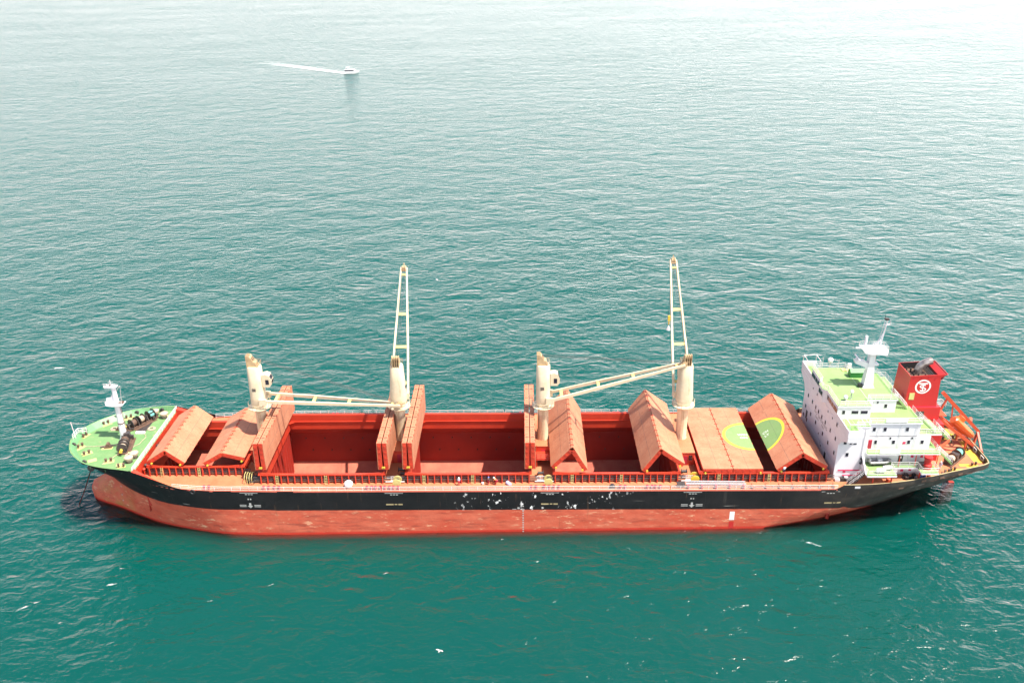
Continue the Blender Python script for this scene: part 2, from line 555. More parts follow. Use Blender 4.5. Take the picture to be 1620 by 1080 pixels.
# ------------------------------------------------------------------ hull
ship = empty('bulk_carrier')
ship.matrix_world = TRIM
tag(ship, 'long red and black bulk carrier at anchor with open cargo hatches and cream cranes', 'ship')

AFT = [(50, 14.5), (58, 14.45), (65.5, 14.1), (73, 12.7), (79.8, 10.5), (87, 8.2), (88.8, 7.3), (89.3, 6.5), (89.4, 0)]
LEVELS = [
    (-7, [(-84, 0), (-80, 2.4), (-70, 7), (-60, 12), (-50, 14.25), (-40, 14.3), (33, 14.3), (45, 11.5), (60, 5), (70, 1.5), (76, 0)]),
    (-4, [(-87, 0), (-85.5, 1.8), (-81, 3.4), (-75, 5.8), (-68, 9.2), (-58, 13), (-50, 14.4), (-45, 14.5), (38, 14.5), (46, 13.2), (53, 10.5), (61, 6.8), (68, 3.6), (75, 1), (78, 0)]),
    (-0.8, [(-88.1, 0), (-87, 1.7), (-84, 3.3), (-80.3, 5.0), (-75, 7.9), (-68.8, 10.75), (-58.5, 13.6), (-48, 14.5), (41, 14.5), (46, 13.9), (53, 11.6), (61, 8.9), (67.6, 6), (75, 2.6), (80, 0)]),
    (1.2, [(-88.2, 0), (-87.2, 1.7), (-84, 3.2), (-80, 5.0), (-75, 8.0), (-68.5, 11), (-58.5, 13.7), (-48, 14.5), (42, 14.5), (46, 14.2), (53, 12.6), (61, 10.2), (67.6, 7.7), (75, 4.4), (80, 1.8), (82.5, 0)]),
    (2.75, [(-87.4, 0), (-86.5, 1.4), (-84, 2.7), (-80, 4.9), (-75, 8.1), (-68, 11.4), (-58.5, 13.8), (-47, 14.5), (45, 14.5), (53, 13.6), (61, 11.7), (67.6, 9.3), (75, 6), (80, 3), (83.5, 0)]),
    (4.2, [(-84.9, 0), (-83.5, 1.6), (-79.5, 4.9), (-74.5, 8.5), (-67.5, 11.9), (-58.6, 13.9), (-46, 14.5), (47, 14.5), (58, 13.6), (65, 11.8), (72, 8.6), (79, 4.2), (84.5, 0)]),
    (5.35, [(-84, 0), (-82.6, 2.0), (-79.4, 5.05), (-74, 8.9), (-67.3, 12.1), (-58.8, 13.95), (-45, 14.5), (48, 14.5), (60, 13.9), (65, 12.8), (72, 9.9), (79, 5.6), (84, 1.8), (86.3, 0)]),
    (7.2, [(-84.4, 0), (-82.8, 2.4), (-80, 5.5), (-74.5, 9.4), (-67.5, 12.45), (-59, 14.1), (-45, 14.5), (50, 14.5), (59, 14.3), (65, 13.7), (71, 12.2), (77, 10.2), (83, 7.4), (87.6, 4.6), (88.5, 3.2), (88.8, 0)]),
    (9.5, [(-86.5, 0), (-85.8, 2.2), (-84, 5.0), (-80, 8.3), (-75, 10.8), (-70, 12.4), (-64, 13.6), (-57, 14.3), (-45, 14.5)] + AFT),
    (13, [(-89.6, 0), (-89.1, 2.4), (-87.4, 5.9), (-84, 9.3), (-81, 10.9), (-77.2, 11.9), (-73, 12.55), (-66, 13.6), (-57, 14.35), (-45, 14.5)] + AFT),
]

def smooth_curve(pts, k=8):
    out = []
    n = len(pts)
    for i in range(n - 1):
        p0, p1, p2, p3 = pts[max(0, i - 1)], pts[i], pts[i + 1], pts[min(n - 1, i + 2)]
        if abs(p2[0] - p1[0]) > 30:      # straight parallel body
            out += [p1]
            continue
        for j in range(k):
            t = j / k
            q = []
            for a in (0, 1):
                v = 0.5 * (2 * p1[a] + (p2[a] - p0[a]) * t + (2 * p0[a] - 5 * p1[a] + 4 * p2[a] - p3[a]) * t * t + (3 * p1[a] - p0[a] - 3 * p2[a] + p3[a]) * t ** 3)
                lo, hi = sorted((p1[a], p2[a]))
                q.append(min(hi, max(lo, v)))
            out.append(tuple(q))
    out.append(pts[-1])
    return out

def resample(pts, n):
    d = [0.0]
    for a, b in zip(pts[:-1], pts[1:]):
        d.append(d[-1] + math.hypot(b[0] - a[0], b[1] - a[1]))
    res, j = [], 0
    for i in range(n):
        s = d[-1] * i / (n - 1)
        while j < len(d) - 2 and d[j + 1] < s:
            j += 1
        t = (s - d[j]) / max(1e-9, d[j + 1] - d[j])
        res.append((pts[j][0] + (pts[j + 1][0] - pts[j][0]) * t, pts[j][1] + (pts[j + 1][1] - pts[j][1]) * t))
    return res

NF, NA = 34, 40
ROWS = []
for z, pts in LEVELS:
    if z > -5:
        pts = [p for p in pts if p[0] < -56 or p[0] > -40]
        k = next(i for i, p in enumerate(pts) if p[0] > -40)
        pts = pts[:k] + [(-52, 14.22), (-46, 14.43), (-40, 14.5)] + pts[k:]
    c = smooth_curve(pts)
    fore = [p for p in c if p[0] <= -39.9]
    aft = [p for p in c if p[0] >= 33]
    mid = [(fore[-1][0] + (aft[0][0] - fore[-1][0]) * t, fore[-1][1] + (aft[0][1] - fore[-1][1]) * t) for t in (0.03, 0.1, 0.3, 0.5, 0.7, 0.9, 0.97)]
    ROWS.append((z, resample(fore, NF) + mid + resample(aft, NA)))

def ztop(x):
    if x < -74:
        return 13.0
    if x < -66:
        return 13.0 + (9.6 - 13.0) * (x + 74) / 8
    if x < 57.5:
        return 9.6
    if x < 59:
        return 9.6 + 0.9 * (x - 57.5) / 1.5
    return 10.5

def hull_row(frac):
    """row between the 9.5 m level and the gunwale"""
    a, b = ROWS[-2][1], ROWS[-1][1]
    out = []
    for p, q in zip(a, b):
        zt = ztop(q[0])
        t = (zt - 9.5) / 3.5 * frac
        out.append((p[0] + (q[0] - p[0]) * t, p[1] + (q[1] - p[1]) * t, 9.5 + (zt - 9.5) * frac))
    return out

def hb(x, z=9.5):
    """half-breadth at x (interpolated on the upper levels)"""
    def at(row):
        for p, q in zip(row[:-1], row[1:]):
            if p[0] <= x <= q[0] and q[0] > p[0]:
                return p[1] + (q[1] - p[1]) * (x - p[0]) / (q[0] - p[0])
        return 0.0
    if z <= 9.5:
        for (za, ra), (zb, rb) in zip(ROWS[:-1], ROWS[1:]):
            if za <= z <= zb:
                t = (z - za) / (zb - za)
                return at(ra) * (1 - t) + at(rb) * t
    t = (z - 9.5) / 3.5
    return at(ROWS[-2][1]) * (1 - t) + at(ROWS[-1][1]) * t

def build_hull():
    rows = [[(p[0], p[1], z) for p in r] for z, r in ROWS[:-1]] + [hull_row(0.35), hull_row(0.7), hull_row(1.0)]
    n = len(rows[0])
    b = MB()
    for s in (-1, 1):
        vs = [(x, s * y, z) for r in rows for (x, y, z) in r]
        fs = []
        for k in range(len(rows) - 1):
            for i in range(n - 1):
                f = (k * n + i, k * n + i + 1, (k + 1) * n + i + 1, (k + 1) * n + i)
                fs.append(f if s < 0 else f[::-1])
        b.add(vs, fs)
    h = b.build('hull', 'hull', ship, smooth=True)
    h['label'] = 'black topsides over a faded red boot-top with scraped paint'
    # inner bulwark faces and cap rails (fore: green, aft: buff)
    top = hull_row(1.0)
    for nm, test, zd, mats, lab in (('bulwark', lambda x: x <= -72.9, 12.0, ['railgreen', 'green'], 'green bulwark round the forecastle'),
                                    ('bulwark', lambda x: x >= 59.0, 9.4, ['dark', 'buff'], 'stern bulwark with buff cap rail')):
        b = MB()
        for s in (-1, 1):
            low = hull_row(0.70 if zd > 10 else 0.05)
            q = [(p, l) for p, l in zip(top, low) if test(p[0])]
            for (p0, l0), (p1, l1) in zip(q[:-1], q[1:]):
                def inn(p, d, z):
                    f = max(0.0, (p[1] - d)) / p[1] if p[1] > d else 0.0
                    x = p[0] + (d if p[0] < 0 else -d) * (0.7 if p[1] < 8 else 0.2)
                    return (x, s * max(0.0, p[1] - d), z)
                a0, a1 = (p0[0], s * p0[1], p0[2] + 0.02), (p1[0], s * p1[1], p1[2] + 0.02)
                c0, c1 = inn(p0, 0.22, p0[2] + 0.02), inn(p1, 0.22, p1[2] + 0.02)
                e0, e1 = inn(l0, 0.26, zd - 0.01), inn(l1, 0.26, zd - 0.01)
                b.mi = 1
                b.add([a0, a1, c1, c0], [(0, 1, 2, 3)])
                b.mi = 0
                b.add([c0, c1, e1, e0], [(0, 1, 2, 3)])
        if lab.startswith('green'):
            b.mi = 1
            for s in (-1, 1):
                for k in range(2, len([p for p in top if test(p[0])]) - 1, 2):
                    p = [p for p in top if test(p[0])][k]
                    x, y = p[0] + 0.25, s * (p[1] - 0.25)
                    b.beam((x, y, 12.0), (x, y, 12.95), 0.07, 0.07)
                    b.beam((x, y - s * 0.6, 12.05), (x, y - s * 0.05, 12.9), 0.06, 0.06)
        o = b.build(nm, mats, ship)
        o['label'] = lab
build_hull()

# rudder just under the counter
b = MB()
b.prism([(85.0, -5), (87.4, -5), (87.2, 1.5), (85.2, 1.5)], 'y', -0.35, 0.35)
b.build('rudder', 'red', ship)

# ------------------------------------------------------------------ decks
HATCH = [(-71.3, -53.5, 8.2), (-49.2, -26.3, 11.0), (-21.6, 1.2, 11.0), (6.1, 29.0, 11.0), (33.4, 56.7, 11.0)]
DK = 9.4

def build_decks():
    xs = set([-73.0, 89.2])
    for a, c, w in HATCH:
        xs |= {a, c}
    x = -72
    while x < 89:
        xs.add(float(x))
        x += 2 if (x < -44 or x > 56) else 6
    xs = sorted(xs)
    b = MB()
    for x0, x1 in zip(xs[:-1], xs[1:]):
        xm = (x0 + x1) / 2
        h0, h1 = hb(x0) - 0.03, hb(x1) - 0.03
        w = next((h[2] for h in HATCH if h[0] < xm < h[1]), None)
        if w is None:
            b.add([(x0, -h0, DK), (x1, -h1, DK), (x1, h1, DK), (x0, h0, DK)], [(0, 1, 2, 3)])
        else:
            w += 0.1
            b.add([(x0, -h0, DK), (x1, -h1, DK), (x1, -w, DK), (x0, -w, DK)], [(0, 1, 2, 3)])
            b.add([(x0, w, DK), (x1, w, DK), (x1, h1, DK), (x0, h0, DK)], [(0, 1, 2, 3)])
    o = b.build('main_deck', 'deck', ship)
    o['label'] = 'dusty salmon red weather deck'
    # forecastle deck and its aft bulkhead
    b = MB()
    row = [(p[0] + (q[0] - p[0]) * 0.72, p[1] + (q[1] - p[1]) * 0.72) for p, q in zip(ROWS[-2][1], ROWS[-1][1])]
    row = [p for p in row if p[0] < -73.3]
    row.append((-73.0, hb(-73.0, 12.0)))
    for p0, p1 in zip(row[:-1], row[1:]):
        b.add([(p0[0], -p0[1] + .05, 12.0), (p1[0], -p1[1] + .05, 12.0), (p1[0], p1[1] - .05, 12.0), (p0[0], p0[1] - .05, 12.0)], [(0, 1, 2, 3)])
    o = b.build('forecastle_deck', 'green', ship)
    o['label'] = 'pale green forecastle deck'
    b = MB()
    w = hb(-73.0, 12.0) - 0.1
    b.prism([(-w + 1.2, DK), (w - 1.2, DK), (w, 11.98), (-w, 11.98)], 'x', -73.15, -72.95)
    bk = b.build('forecastle_bulkhead', 'red', ship)
    bk['label'] = 'red bulkhead closing the aft end of the forecastle'
    for s in (-1, 1):      # sloping side plates down to the main deck, and doors, vents on the bulkhead
        b = MB()
        b.mi = 0
        pts = []
        for i in range(7):
            x = -73.0 + i * 1.15
            pts.append((x, s * (hb(x, 9.5) - 0.3), ztop(x) + 0.03))
        for p, q in zip(pts[:-1], pts[1:]):
            b.add([p, q, (q[0], q[1], DK), (p[0], p[1], DK)], [(0, 1, 2, 3)])
            b.add([p, q, (q[0], s * (hb(q[0], min(13, q[2])) - 0.01), q[2]), (p[0], s * (hb(p[0], min(13, p[2])) - 0.01), p[2])], [(0, 1, 2, 3)])
        b.build('wing_plate', 'red', ship)
    for y in (-9.3, -5.2, 5.2, 9.0):
        d = MB()
        d.box(-72.94, -72.86, y - 0.45, y + 0.45, DK + 0.25, DK + 2.1)
        d.box(-72.86, -72.78, y + 0.25, y + 0.33, DK + 1.1, DK + 1.25)
        d.build('door', 'red', bk)
    rnd = random.Random(3)
    for y in [-10.6, -8.4, -7.4, -3.6, -2.2, -1.0, 0.2, 1.3, 2.6, 3.6, 6.5, 7.6, 10.3]:
        d = MB()
        h = rnd.uniform(0.8, 1.9)
        d.tube((-72.5, y, DK), (-72.5, y, DK + h), 0.16, 8)
        d.lathe((-72.5, y, DK + h), [(0.32, 0), (0.34, 0.12), (0.2, 0.3)], 10)
        d.build('vent_pipe', 'dark' if rnd.random() < .5 else 'red', bk, smooth=True)
    rl = rail([(-73.05, -w + 0.2, 12.0), (-73.05, w - 0.2, 12.0)], 1.15, 4, 1.4, 0.045)
    o = rl.build('railing', 'rail', ship)
    o['label'] = 'white rail along the aft edge of the forecastle'
build_decks()

def deck_edge_path(s, x0, x1, z, inset=0.15, step=5.0):
    n = max(1, round((x1 - x0) / step))
    return [(x0 + (x1 - x0) * i / n, s * (hb(x0 + (x1 - x0) * i / n) - inset), z) for i in range(n + 1)]

for s in (-1, 1):
    runs = ((-65.5, -26.4), (-26.0, 27.0), (27.4, 58.0)) if s < 0 else ((-65.5, -4.0), (-3.6, 58.0))
    for x0, x1 in runs:
        rl = rail(deck_edge_path(s, x0, x1, DK), 1.05, 3, 1.6, 0.034)
        rl.build('railing', 'rail', ship)
# low gunwale coaming bar along the deck edge
for s in (-1, 1):
    b = MB()
    pts = deck_edge_path(s, -65.8, 58.0, DK + 0.1, 0.05, 4)
    for p, q in zip(pts[:-1], pts[1:]):
        b.beam(p, q, 0.12, 0.24)
    b.build('gunwale_bar', 'railred', ship)
# service pipes running along the deck by the near hatch coamings
for k, (yy, zz, rr) in enumerate(((-13.55, 0.35, 0.07), (-13.3, 0.35, 0.055), (-12.95, 0.3, 0.06))):
    b = MB()
    b.tube((-58, yy, DK + zz), (57.5, yy, DK + zz), rr, 6)
    for i in range(26):
        x = -57 + i * 4.5
        b.box(x - 0.06, x + 0.06, yy - 0.1, yy + 0.1, DK, DK + zz)
    b.build('deck_pipe', ('hatch', 'deck', 'hatch')[k], ship, smooth=True)
for yy, zz, rr, mt in ((-11.36, 0.75, 0.13, 'dark'), (-11.36, 1.2, 0.11, 'dark'), (-11.4, 0.4, 0.09, 'brown')):
    for (a, c, w) in HATCH:
        b = MB()
        y = yy + (11.0 - w)
        b.tube((a - (1.5 if w > 10 else 0), y, DK + zz), (c + 1.5, y, DK + zz), rr, 6)
        b.build('hydraulic_pipe', mt, ship, smooth=True)

# ------------------------------------------------------------------ hatch coamings and holds
CT = 11.3
rib = MB()
rib.prism([(0, 0), (-0.75, 0), (-0.62, 0.25), (-0.5, 1.55), (-0.5, 1.8), (0, 1.8)], 'x', -0.085, 0.085)
RIB = rib.mesh('stiffener', 'red')
lad = MB()
for dx in (-0.22, 0.22):
    lad.beam((dx, -0.85, 0), (dx, -0.6, 2.0), 0.045, 0.045)
for k in range(6):
    lad.tube((-0.22, -0.83 + 0.04 * k, 0.2 + 0.32 * k), (0.22, -0.83 + 0.04 * k, 0.2 + 0.32 * k), 0.03, 4)
LADDER = lad.mesh('ladder', 'paleyel')

CUP = MB().lathe((0, 0, 0), [(0.16, -0.12), (0.16, 0.05)], 8, 'y').mesh('lashing_cup', 'dark')
for hi, (a, c, w) in enumerate(HATCH):
    b = MB()
    t = 0.14
    z0 = 7.9
    for y0, y1 in ((-w - t, -w), (w, w + t)):
        b.box(a - t, c + t, y0, y1, z0, CT)
    for x0, x1 in ((a - t, a), (c, c + t)):
        b.box(x0, x1, -w, w, z0, CT)
    # top flange, rounded corner brackets
    b.box(a - 0.5, c + 0.5, -w - 0.62, -w - t - .002, CT - 0.1, CT + 0.05)
    b.box(a - 0.5, c + 0.5, w + t + .002, w + 0.62, CT - 0.1, CT + 0.05)
    b.box(a - 0.5, a - t - .002, -w - t, w + t, CT - 0.1, CT + 0.045)
    b.box(c + t + .002, c + 0.5, -w - t, w + t, CT - 0.1, CT + 0.045)
    # ledge line inside
    for s in (-1, 1):
        y = s * (w - 0.1)
        b.beam((a, y, 9.75), (c, y, 9.75), 0.2, 0.08)
        for xx, sg in ((a, 1), (c, -1)):
            b.prism([(xx, y - s * 0.02), (xx + sg * 1.3, y), (xx, y - s * 0.9)], 'z', 9.60, 9.66)
    # low sloping end brackets on the near flange where the covers land
    for xx, sg in ((a - 0.4, 1), (c + 0.4, -1)):
        b.prism([(xx, CT + 0.05), (xx + sg * 4.5, CT + 0.05), (xx, CT + 0.5)], 'y', -w - 0.55, -w - 0.4)
    co = b.build('hatch_coaming', 'red', ship)
    n = round((c - a) / 1.27)
    for k in range(n + 1):
        x = a + (c - a) * k / n
        o = place('stiffener', RIB, co, (x, -w - t, DK))
    for fx in (0.12, 0.52):
        place('ladder', LADDER, co, (a + (c - a) * fx + 0.4, -w - t - 0.15, DK))
    # the hold below
    deep = hi in (1, 2, 3)
    zf = -5.0 if deep else 2.0
    zh = -1.7 if deep else 3.4
    yw = 13.5 if w > 10 else 10.0
    yb = 8.6 if w > 10 else 7.0
    xa, xc = a - 0.9, c + 0.9
    b = MB()
    prof = [(w, 8.3), (w + 0.02, 7.9), (yw, 5.4), (yw, zh), (yb, zf)]
    for s in (-1, 1):
        for (ya, za), (yb2, zb2) in zip(prof[:-1], prof[1:]):
            b.mi = 1 if (ya, za) == prof[3] else 0
            b.add([(xa, s * ya, za), (xc, s * ya, za), (xc, s * yb2, zb2), (xa, s * yb2, zb2)], [(0, 1, 2, 3)])
    b.mi = 0
    for x, x2 in ((xa, a), (xc, c)):
        b.add([(x, -yw, zf), (x, yw, zf), (x, yw, 7.9), (x, -yw, 7.9)], [(0, 1, 2, 3)])
        b.add([(x, -w, 7.9), (x, w, 7.9), (x2, w, 7.95), (x2, -w, 7.95)], [(0, 1, 2, 3)])
    # vertical corrugations of the end bulkheads
    for x, sg in ((xa, 1), (xc, -1)):
        for k in range(int(2 * yw / 1.6)):
            y = -yw + 0.8 + k * 1.6
            b.prism([(x, y - 0.45), (x + sg * 0.35, y - 0.25), (x + sg * 0.35, y + 0.25), (x, y + 0.45)], 'z', zf, 7.8)
    b.mi = 1
    b.add([(xa, -yb, zf), (xc, -yb, zf), (xc, yb, zf), (xa, yb, zf)], [(0, 1, 2, 3)])
    hold = b.build('cargo_hold', ['hold', 'floor'], ship)
    for k in range(5):        # brackets and lashing cups dotted on the far wall
        for zz in (4.2, 1.2):
            place('lashing_cup', CUP, hold, (xa + 3.2 + k * 4.1 + (1.3 if zz < 2 else 0), yw - 0.05, zz))

# ------------------------------------------------------------------ hatch covers (folding pairs)
PT = 0.86
def panel_mesh(L, W):
    """x: 0 at the ridge hinge .. L at the foot; z: 0 is the top plate"""
    b = MB()
    b.mi = 0
    b.box(0.05, L, -W, W, -0.10, 0)
    b.mi = 1
    for s in (-1, 1):
        b.box(0.05, L, s * W - (0.16 if s > 0 else 0), s * W + (0.16 if s < 0 else 0), -PT, -0.102)
    b.mi = 0
    b.box(0.05, 0.2, -W + 0.16, W - 0.16, -PT, -0.102)
    b.mi = 1
    b.box(L - 0.15, L, -W + 0.16, W - 0.16, -PT, -0.102)
    for k in range(1, 5):       # girders under the plate
        x = 0.2 + (L - 0.35) * k / 5
        b.box(x - 0.05, x + 0.05, -W + 0.17, W - 0.17, -PT + 0.15, -0.103)
    for s in (-1, 1):           # pockets and lugs on the end plates
        for fx, fl in ((0.10, 0.5), (0.33, 0.28), (0.55, 0.28), (0.80, 0.6)):
            b.box(L * fx, L * fx + fl, s * W - (0 if s > 0 else 0.06), s * W + (0.06 if s > 0 else 0), -0.62, -0.2)
    b.mi = 2
    for k in range(26):
        y = -W + 0.6 + k * (2 * W - 1.2) / 25
        b.box(0.02, 0.048, y - 0.03, y + 0.03, -PT + 0.25, -PT + 0.6)
    for k in range(6):
        y = -W + 2 + k * (2 * W - 4) / 5
        b.box(-0.02, 0.048, y - 0.04, y + 0.04, -PT + 0.1, -0.1)
    b.box(L * 0.5 - 0.02, L * 0.5 + 0.02, -W + 0.02, W - 0.02, -0.05, 0.006)
    for k in range(1, 6):
        y = -W + 2 * W * k / 6
        b.box(0.3, L - 0.2, y - 0.009, y + 0.009, -0.05, 0.005)
    b.mi = 1
    for k in range(12):         # lifting eyes and hinge lugs along the ridge
        y = -W + 0.9 + k * (2 * W - 1.8) / 11
        b.box(-0.06, 0.3, y - 0.12, y + 0.12, -0.06, 0.05)
    for k in range(9):          # cleats along the foot
        y = -W + 0.8 + k * (2 * W - 1.6) / 8
        b.box(L - 0.02, L + 0.1, y - 0.1, y + 0.1, -0.35, 0.03)
    b.mi = 3
    for s in (-1, 1):
        b.lathe((L - 0.45, s * (W + 0.12), -PT - 0.05), [(0.06, -0.1), (0.2, -0.1), (0.2, 0.1), (0.06, 0.1)], 12, 'y')
    return b.mesh('cover_panel', ['hatch', 'red', 'dark', 'yellow'])

PM = {}
def panel(parent, xr, zr, ang, side, L, W):
    """side -1: foot towards the bow, +1: towards the stern; ang = slope below horizontal"""
    key = (L, W)
    if key not in PM:
        PM[key] = panel_mesh(L, W)
    c, s = math.cos(R(ang)), math.sin(R(ang))
    x = Vector((side * c, 0, -s))
    z = Vector((side * s, 0, c))
    y = z.cross(x)
    return place('panel', PM[key], parent, mat=frame((xr, 0, zr), x, y, z))

def cover(label, xr, zr, al, ar, L, W, gap=0.12):
    e = empty('hatch_cover', ship)
    e['label'] = label
    return e, panel(e, xr - gap, zr, al, -1, L, W), panel(e, xr + gap, zr, ar, 1, L, W)

LW, W = 5.66, 11.55
cover('fore cover pair of the first hatch, tented low', -67.7, 15.05, 33, 40, 4.35, 8.75)
cover('aft cover pair of the first hatch, tented low', -57.0, 14.5, 31, 15, 4.35, 8.75)
cover('fore cover pair of the second hatch, folded upright', -48.9, 18.1, 88.5, 89.5, LW, W, 0.95)
cover('aft cover pair of the second hatch, folded upright', -26.0, 18.1, 89.5, 88.5, LW, W, 0.95)
cover('fore cover pair of the third hatch, folded upright', -21.3, 18.15, 88.5, 89.5, LW, W, 0.95)
cover('aft cover pair of the third hatch, folded upright', 1.37, 18.1, 89.5, 88.5, LW, W, 0.95)
cover('fore cover pair of the fourth hatch, steep tent', 9.2, 17.15, 47, 60, LW, W)
cover('aft cover pair of the fourth hatch, steep tent', 25.45, 16.75, 56, 36, LW, W)
e5, p5a, p5b = cover('fore cover pair of the fifth hatch, lying closed', 39.2, 12.3, 0, 0, LW - 0.1, W, 0.02)
e6, p6a, p6b = cover('aft cover pair of the fifth hatch, tented, half a winching circle on it', 51.7, 15.75, 40, 31, LW, W)

# winching circle: half on the flat pair, half on the tilted panel (local x runs from the ridge to the foot)
def half_disc(r0, r1, x_edge, sgn, n=40, cut=True):
    """points of a half ring; centre on the joint edge"""
    vs, fs = [], []
    for i in range(n + 1):
        t = -math.pi / 2 + math.pi * i / n
        for r in (r0, r1):
            vs.append((x_edge - r * math.cos(t), sgn * r * math.sin(t), 0))
    for i in range(n):
        fs.append((2 * i, 2 * i + 1, 2 * i + 3, 2 * i + 2))
    return vs, fs
bpy.context.view_layer.update()
for pn, edge, txt in ((p5b, LW - 0.1, ('WIN', 'ON')), (p6a, LW, ('CH', 'LY'))):
    vs, fs = half_disc(0.01, 4.6, edge - 0.01, 1)
    b = MB(); b.add([(x, y, 0.006) for x, y, z in vs], fs)
    b.build('green_circle', 'padgreen', e5 if pn is p5b else e6).matrix_local = pn.matrix_local.copy()
    vs, fs = half_disc(4.602, 5.15, edge - 0.01, 1)
    b = MB(); b.add([(x, y, 0.007) for x, y, z in vs], fs)
    b.build('yellow_ring', 'padyellow', e5 if pn is p5b else e6).matrix_local = pn.matrix_local.copy()
    flip = pn is p6a       # keep the words reading from the near side
    for k, w in enumerate(txt):
        loc = Matrix.Translation((edge - 1.15, (0.55 - 1.1 * k) * (-1 if flip else 1), 0.012)) @ Matrix.Rotation(math.pi if flip else 0, 4, 'Z')
        text_mesh('lettering', w, 0.95, 'mark', e5 if pn is p5b else e6, pn.matrix_local @ loc, 0.004)
# lifting ring outlines
for pn, e in ((p5a, e5), (p6a, e6)):
    b = MB()
    b.lathe((2.9, -7.2, 0.0), [(0.34, 0.004), (0.42, 0.03), (0.34, 0.05)], 16)
    b.build('lifting_ring', 'hatch', e).matrix_local = pn.matrix_local.copy()

# ------------------------------------------------------------------ deck cranes
def crane(x, rz, elev, label, slew_l, L=26.3, tip_rest=False):
    e = empty('deck_crane', ship, (x, 0, 0), rz)
    e['label'] = label
    b = MB()                                    # pedestal
    b.lathe((0, 0, 0), [(1.25, 9.5), (1.2, 12.0), (1.06, 12.6), (1.05, 18.6), (1.35, 19.1), (1.55, 19.2), (1.55, 19.5), (1.2, 19.6)], 24)
    b.build('pedestal', 'cream', e, smooth=True)
    b = MB()                                    # access platform with rail round the slewing ring
    b.lathe((0, 0, 0), [(1.3, 19.62), (2.2, 19.62), (2.2, 19.7), (1.3, 19.7)], 20)
    pts = [(2.15 * math.cos(t * math.pi / 8), 2.15 * math.sin(t * math.pi / 8), 19.7) for t in range(16)]
    rail(pts, 0.95, 2, 0.9, 0.035, b, True)
    b.build('platform', 'cream', e)
    b = MB()                                    # house: rounded tapering box
    secs = [(19.75, 1.25, 1.25), (20.3, 1.34, 1.42), (21.0, 1.36, 1.62), (22.0, 1.36, 1.62), (25.0, 1.33, 1.42), (28.2, 1.3, 1.22), (28.45, 1.15, 1.1)]
    n = 24
    vs = []
    for z, rx, ry in secs:
        for i in range(n):
            t = 2 * math.pi * i / n
            ct, st = math.cos(t), math.sin(t)
            k = (abs(ct) ** 3.2 + abs(st) ** 3.2) ** (-1 / 3.2)
            vs.append((rx * ct * k, ry * st * k, z))
    fs = [(k * n + i, k * n + (i + 1) % n, (k + 1) * n + (i + 1) % n, (k + 1) * n + i) for k in range(len(secs) - 1) for i in range(n)]
    fs += [tuple(range(n - 1, -1, -1)), tuple(range((len(secs) - 1) * n, len(secs) * n))]
    b.add(vs, fs)
    h = b.build('house', 'cream', e, smooth=True)
    b = MB()                                    # sheave head: raked cheek plates at the back of the roof
    for y in (-0.62, -0.2, 0.2, 0.62):
        b.prism([(-1.2, 28.3), (1.0, 28.3), (0.6, 28.9), (-0.55, 30.7), (-1.25, 30.75)], 'y', y - 0.06, y + 0.06)
    for sx, sz in ((-0.7, 30.2), (0.2, 29.2)):
        b.lathe((sx, 0, sz), [(0.3, -0.7), (0.4, -0.65), (0.4, 0.65), (0.3, 0.7)], 12, 'y')
    b.build('sheave_head', 'creamdirty', e)
    b = MB()
    rail([(1.1, -1.0, 28.45), (1.1, 1.0, 28.45), (-1.0, 1.0, 28.45)], 0.8, 2, 0.8, 0.035, b)
    b.build('railing', 'creamdirty', e)
    b = MB()                                    # louvre panel on the side
    for k in range(4):
        b.box(-0.35, 0.35, -1.64 - 0.02, -1.52, 23.6 + 0.17 * k, 23.7 + 0.17 * k)
    b.build('louvre', 'dark', e, loc=(-0.2, 0.12, 0))
    # cab
    b = MB()
    b.prism([(1.36, 24.2), (2.7, 24.2), (3.15, 24.8), (3.15, 25.6), (2.75, 26.6), (2.1, 26.9), (1.36, 26.7)], 'y', -0.8, 0.8)
    cb = b.build('cab', 'cream', e)
    b = MB()
    b.box(2.0, 2.65, -0.83, -0.801, 24.75, 25.75)
    b.build('window', 'glass', cb)
    b = MB()
    b.beam((3.17, 0, 24.9), (3.17, 0, 25.55), 1.3, 0.03, up=(1, 0, 0))
    b.beam((3.13, 0, 25.72), (2.82, 0, 26.45), 1.3, 0.04, up=(1, 0, 1))
    b.build('window', 'glass', cb)
    # brackets holding the jib pivots
    b = MB()
    for s in (-1, 1):
        b.box(0.5, 1.9, s * 1.7 - 0.18, s * 1.7 + 0.18, 20.7, 22.0)
    b.box(0.9, 1.5, -1.6, 1.6, 20.9, 21.4)
    b.build('pivot_bracket', 'cream', e)
    # jib
    j = MB()
    ce, se = math.cos(R(elev)), math.sin(R(elev))
    P0 = Vector((1.5, 0, 21.5))
    d = Vector((ce, 0, se))
    side = Vector((0, 1, 0))
    sl = math.tan(R(slew_l))
    def at(t, y, up=0.0):
        return P0 + d * t + side * (y + sl * t) + Vector((-se, 0, ce)) * up
    for s in (-1, 1):
        j.mi = 0
        j.beam(at(0, s * 1.68), at(L * 0.35, s * 1.35), 0.36, 0.52, 0.36, 0.62, up=(-se, 0, ce))
        j.beam(at(L * 0.35 - .02, s * 1.35), at(L, s * 0.55), 0.358, 0.62, 0.3, 0.42, up=(-se, 0, ce))
    j.mi = 1
    for t, w in ((0.08, 1.5), (0.36, 1.2), (0.62, 0.9)):
        j.beam(at(L * t, -w), at(L * t, w), 0.55, 0.3, up=(-se, 0, ce))
    j.beam(at(L * .94, -.5), at(L * .94, .5), 0.4, 0.3, up=(-se, 0, ce))
    jb = j.build('jib', ['cream', 'paleyel'], e)
    b = MB()
    tp = at(L - 0.1, 0)
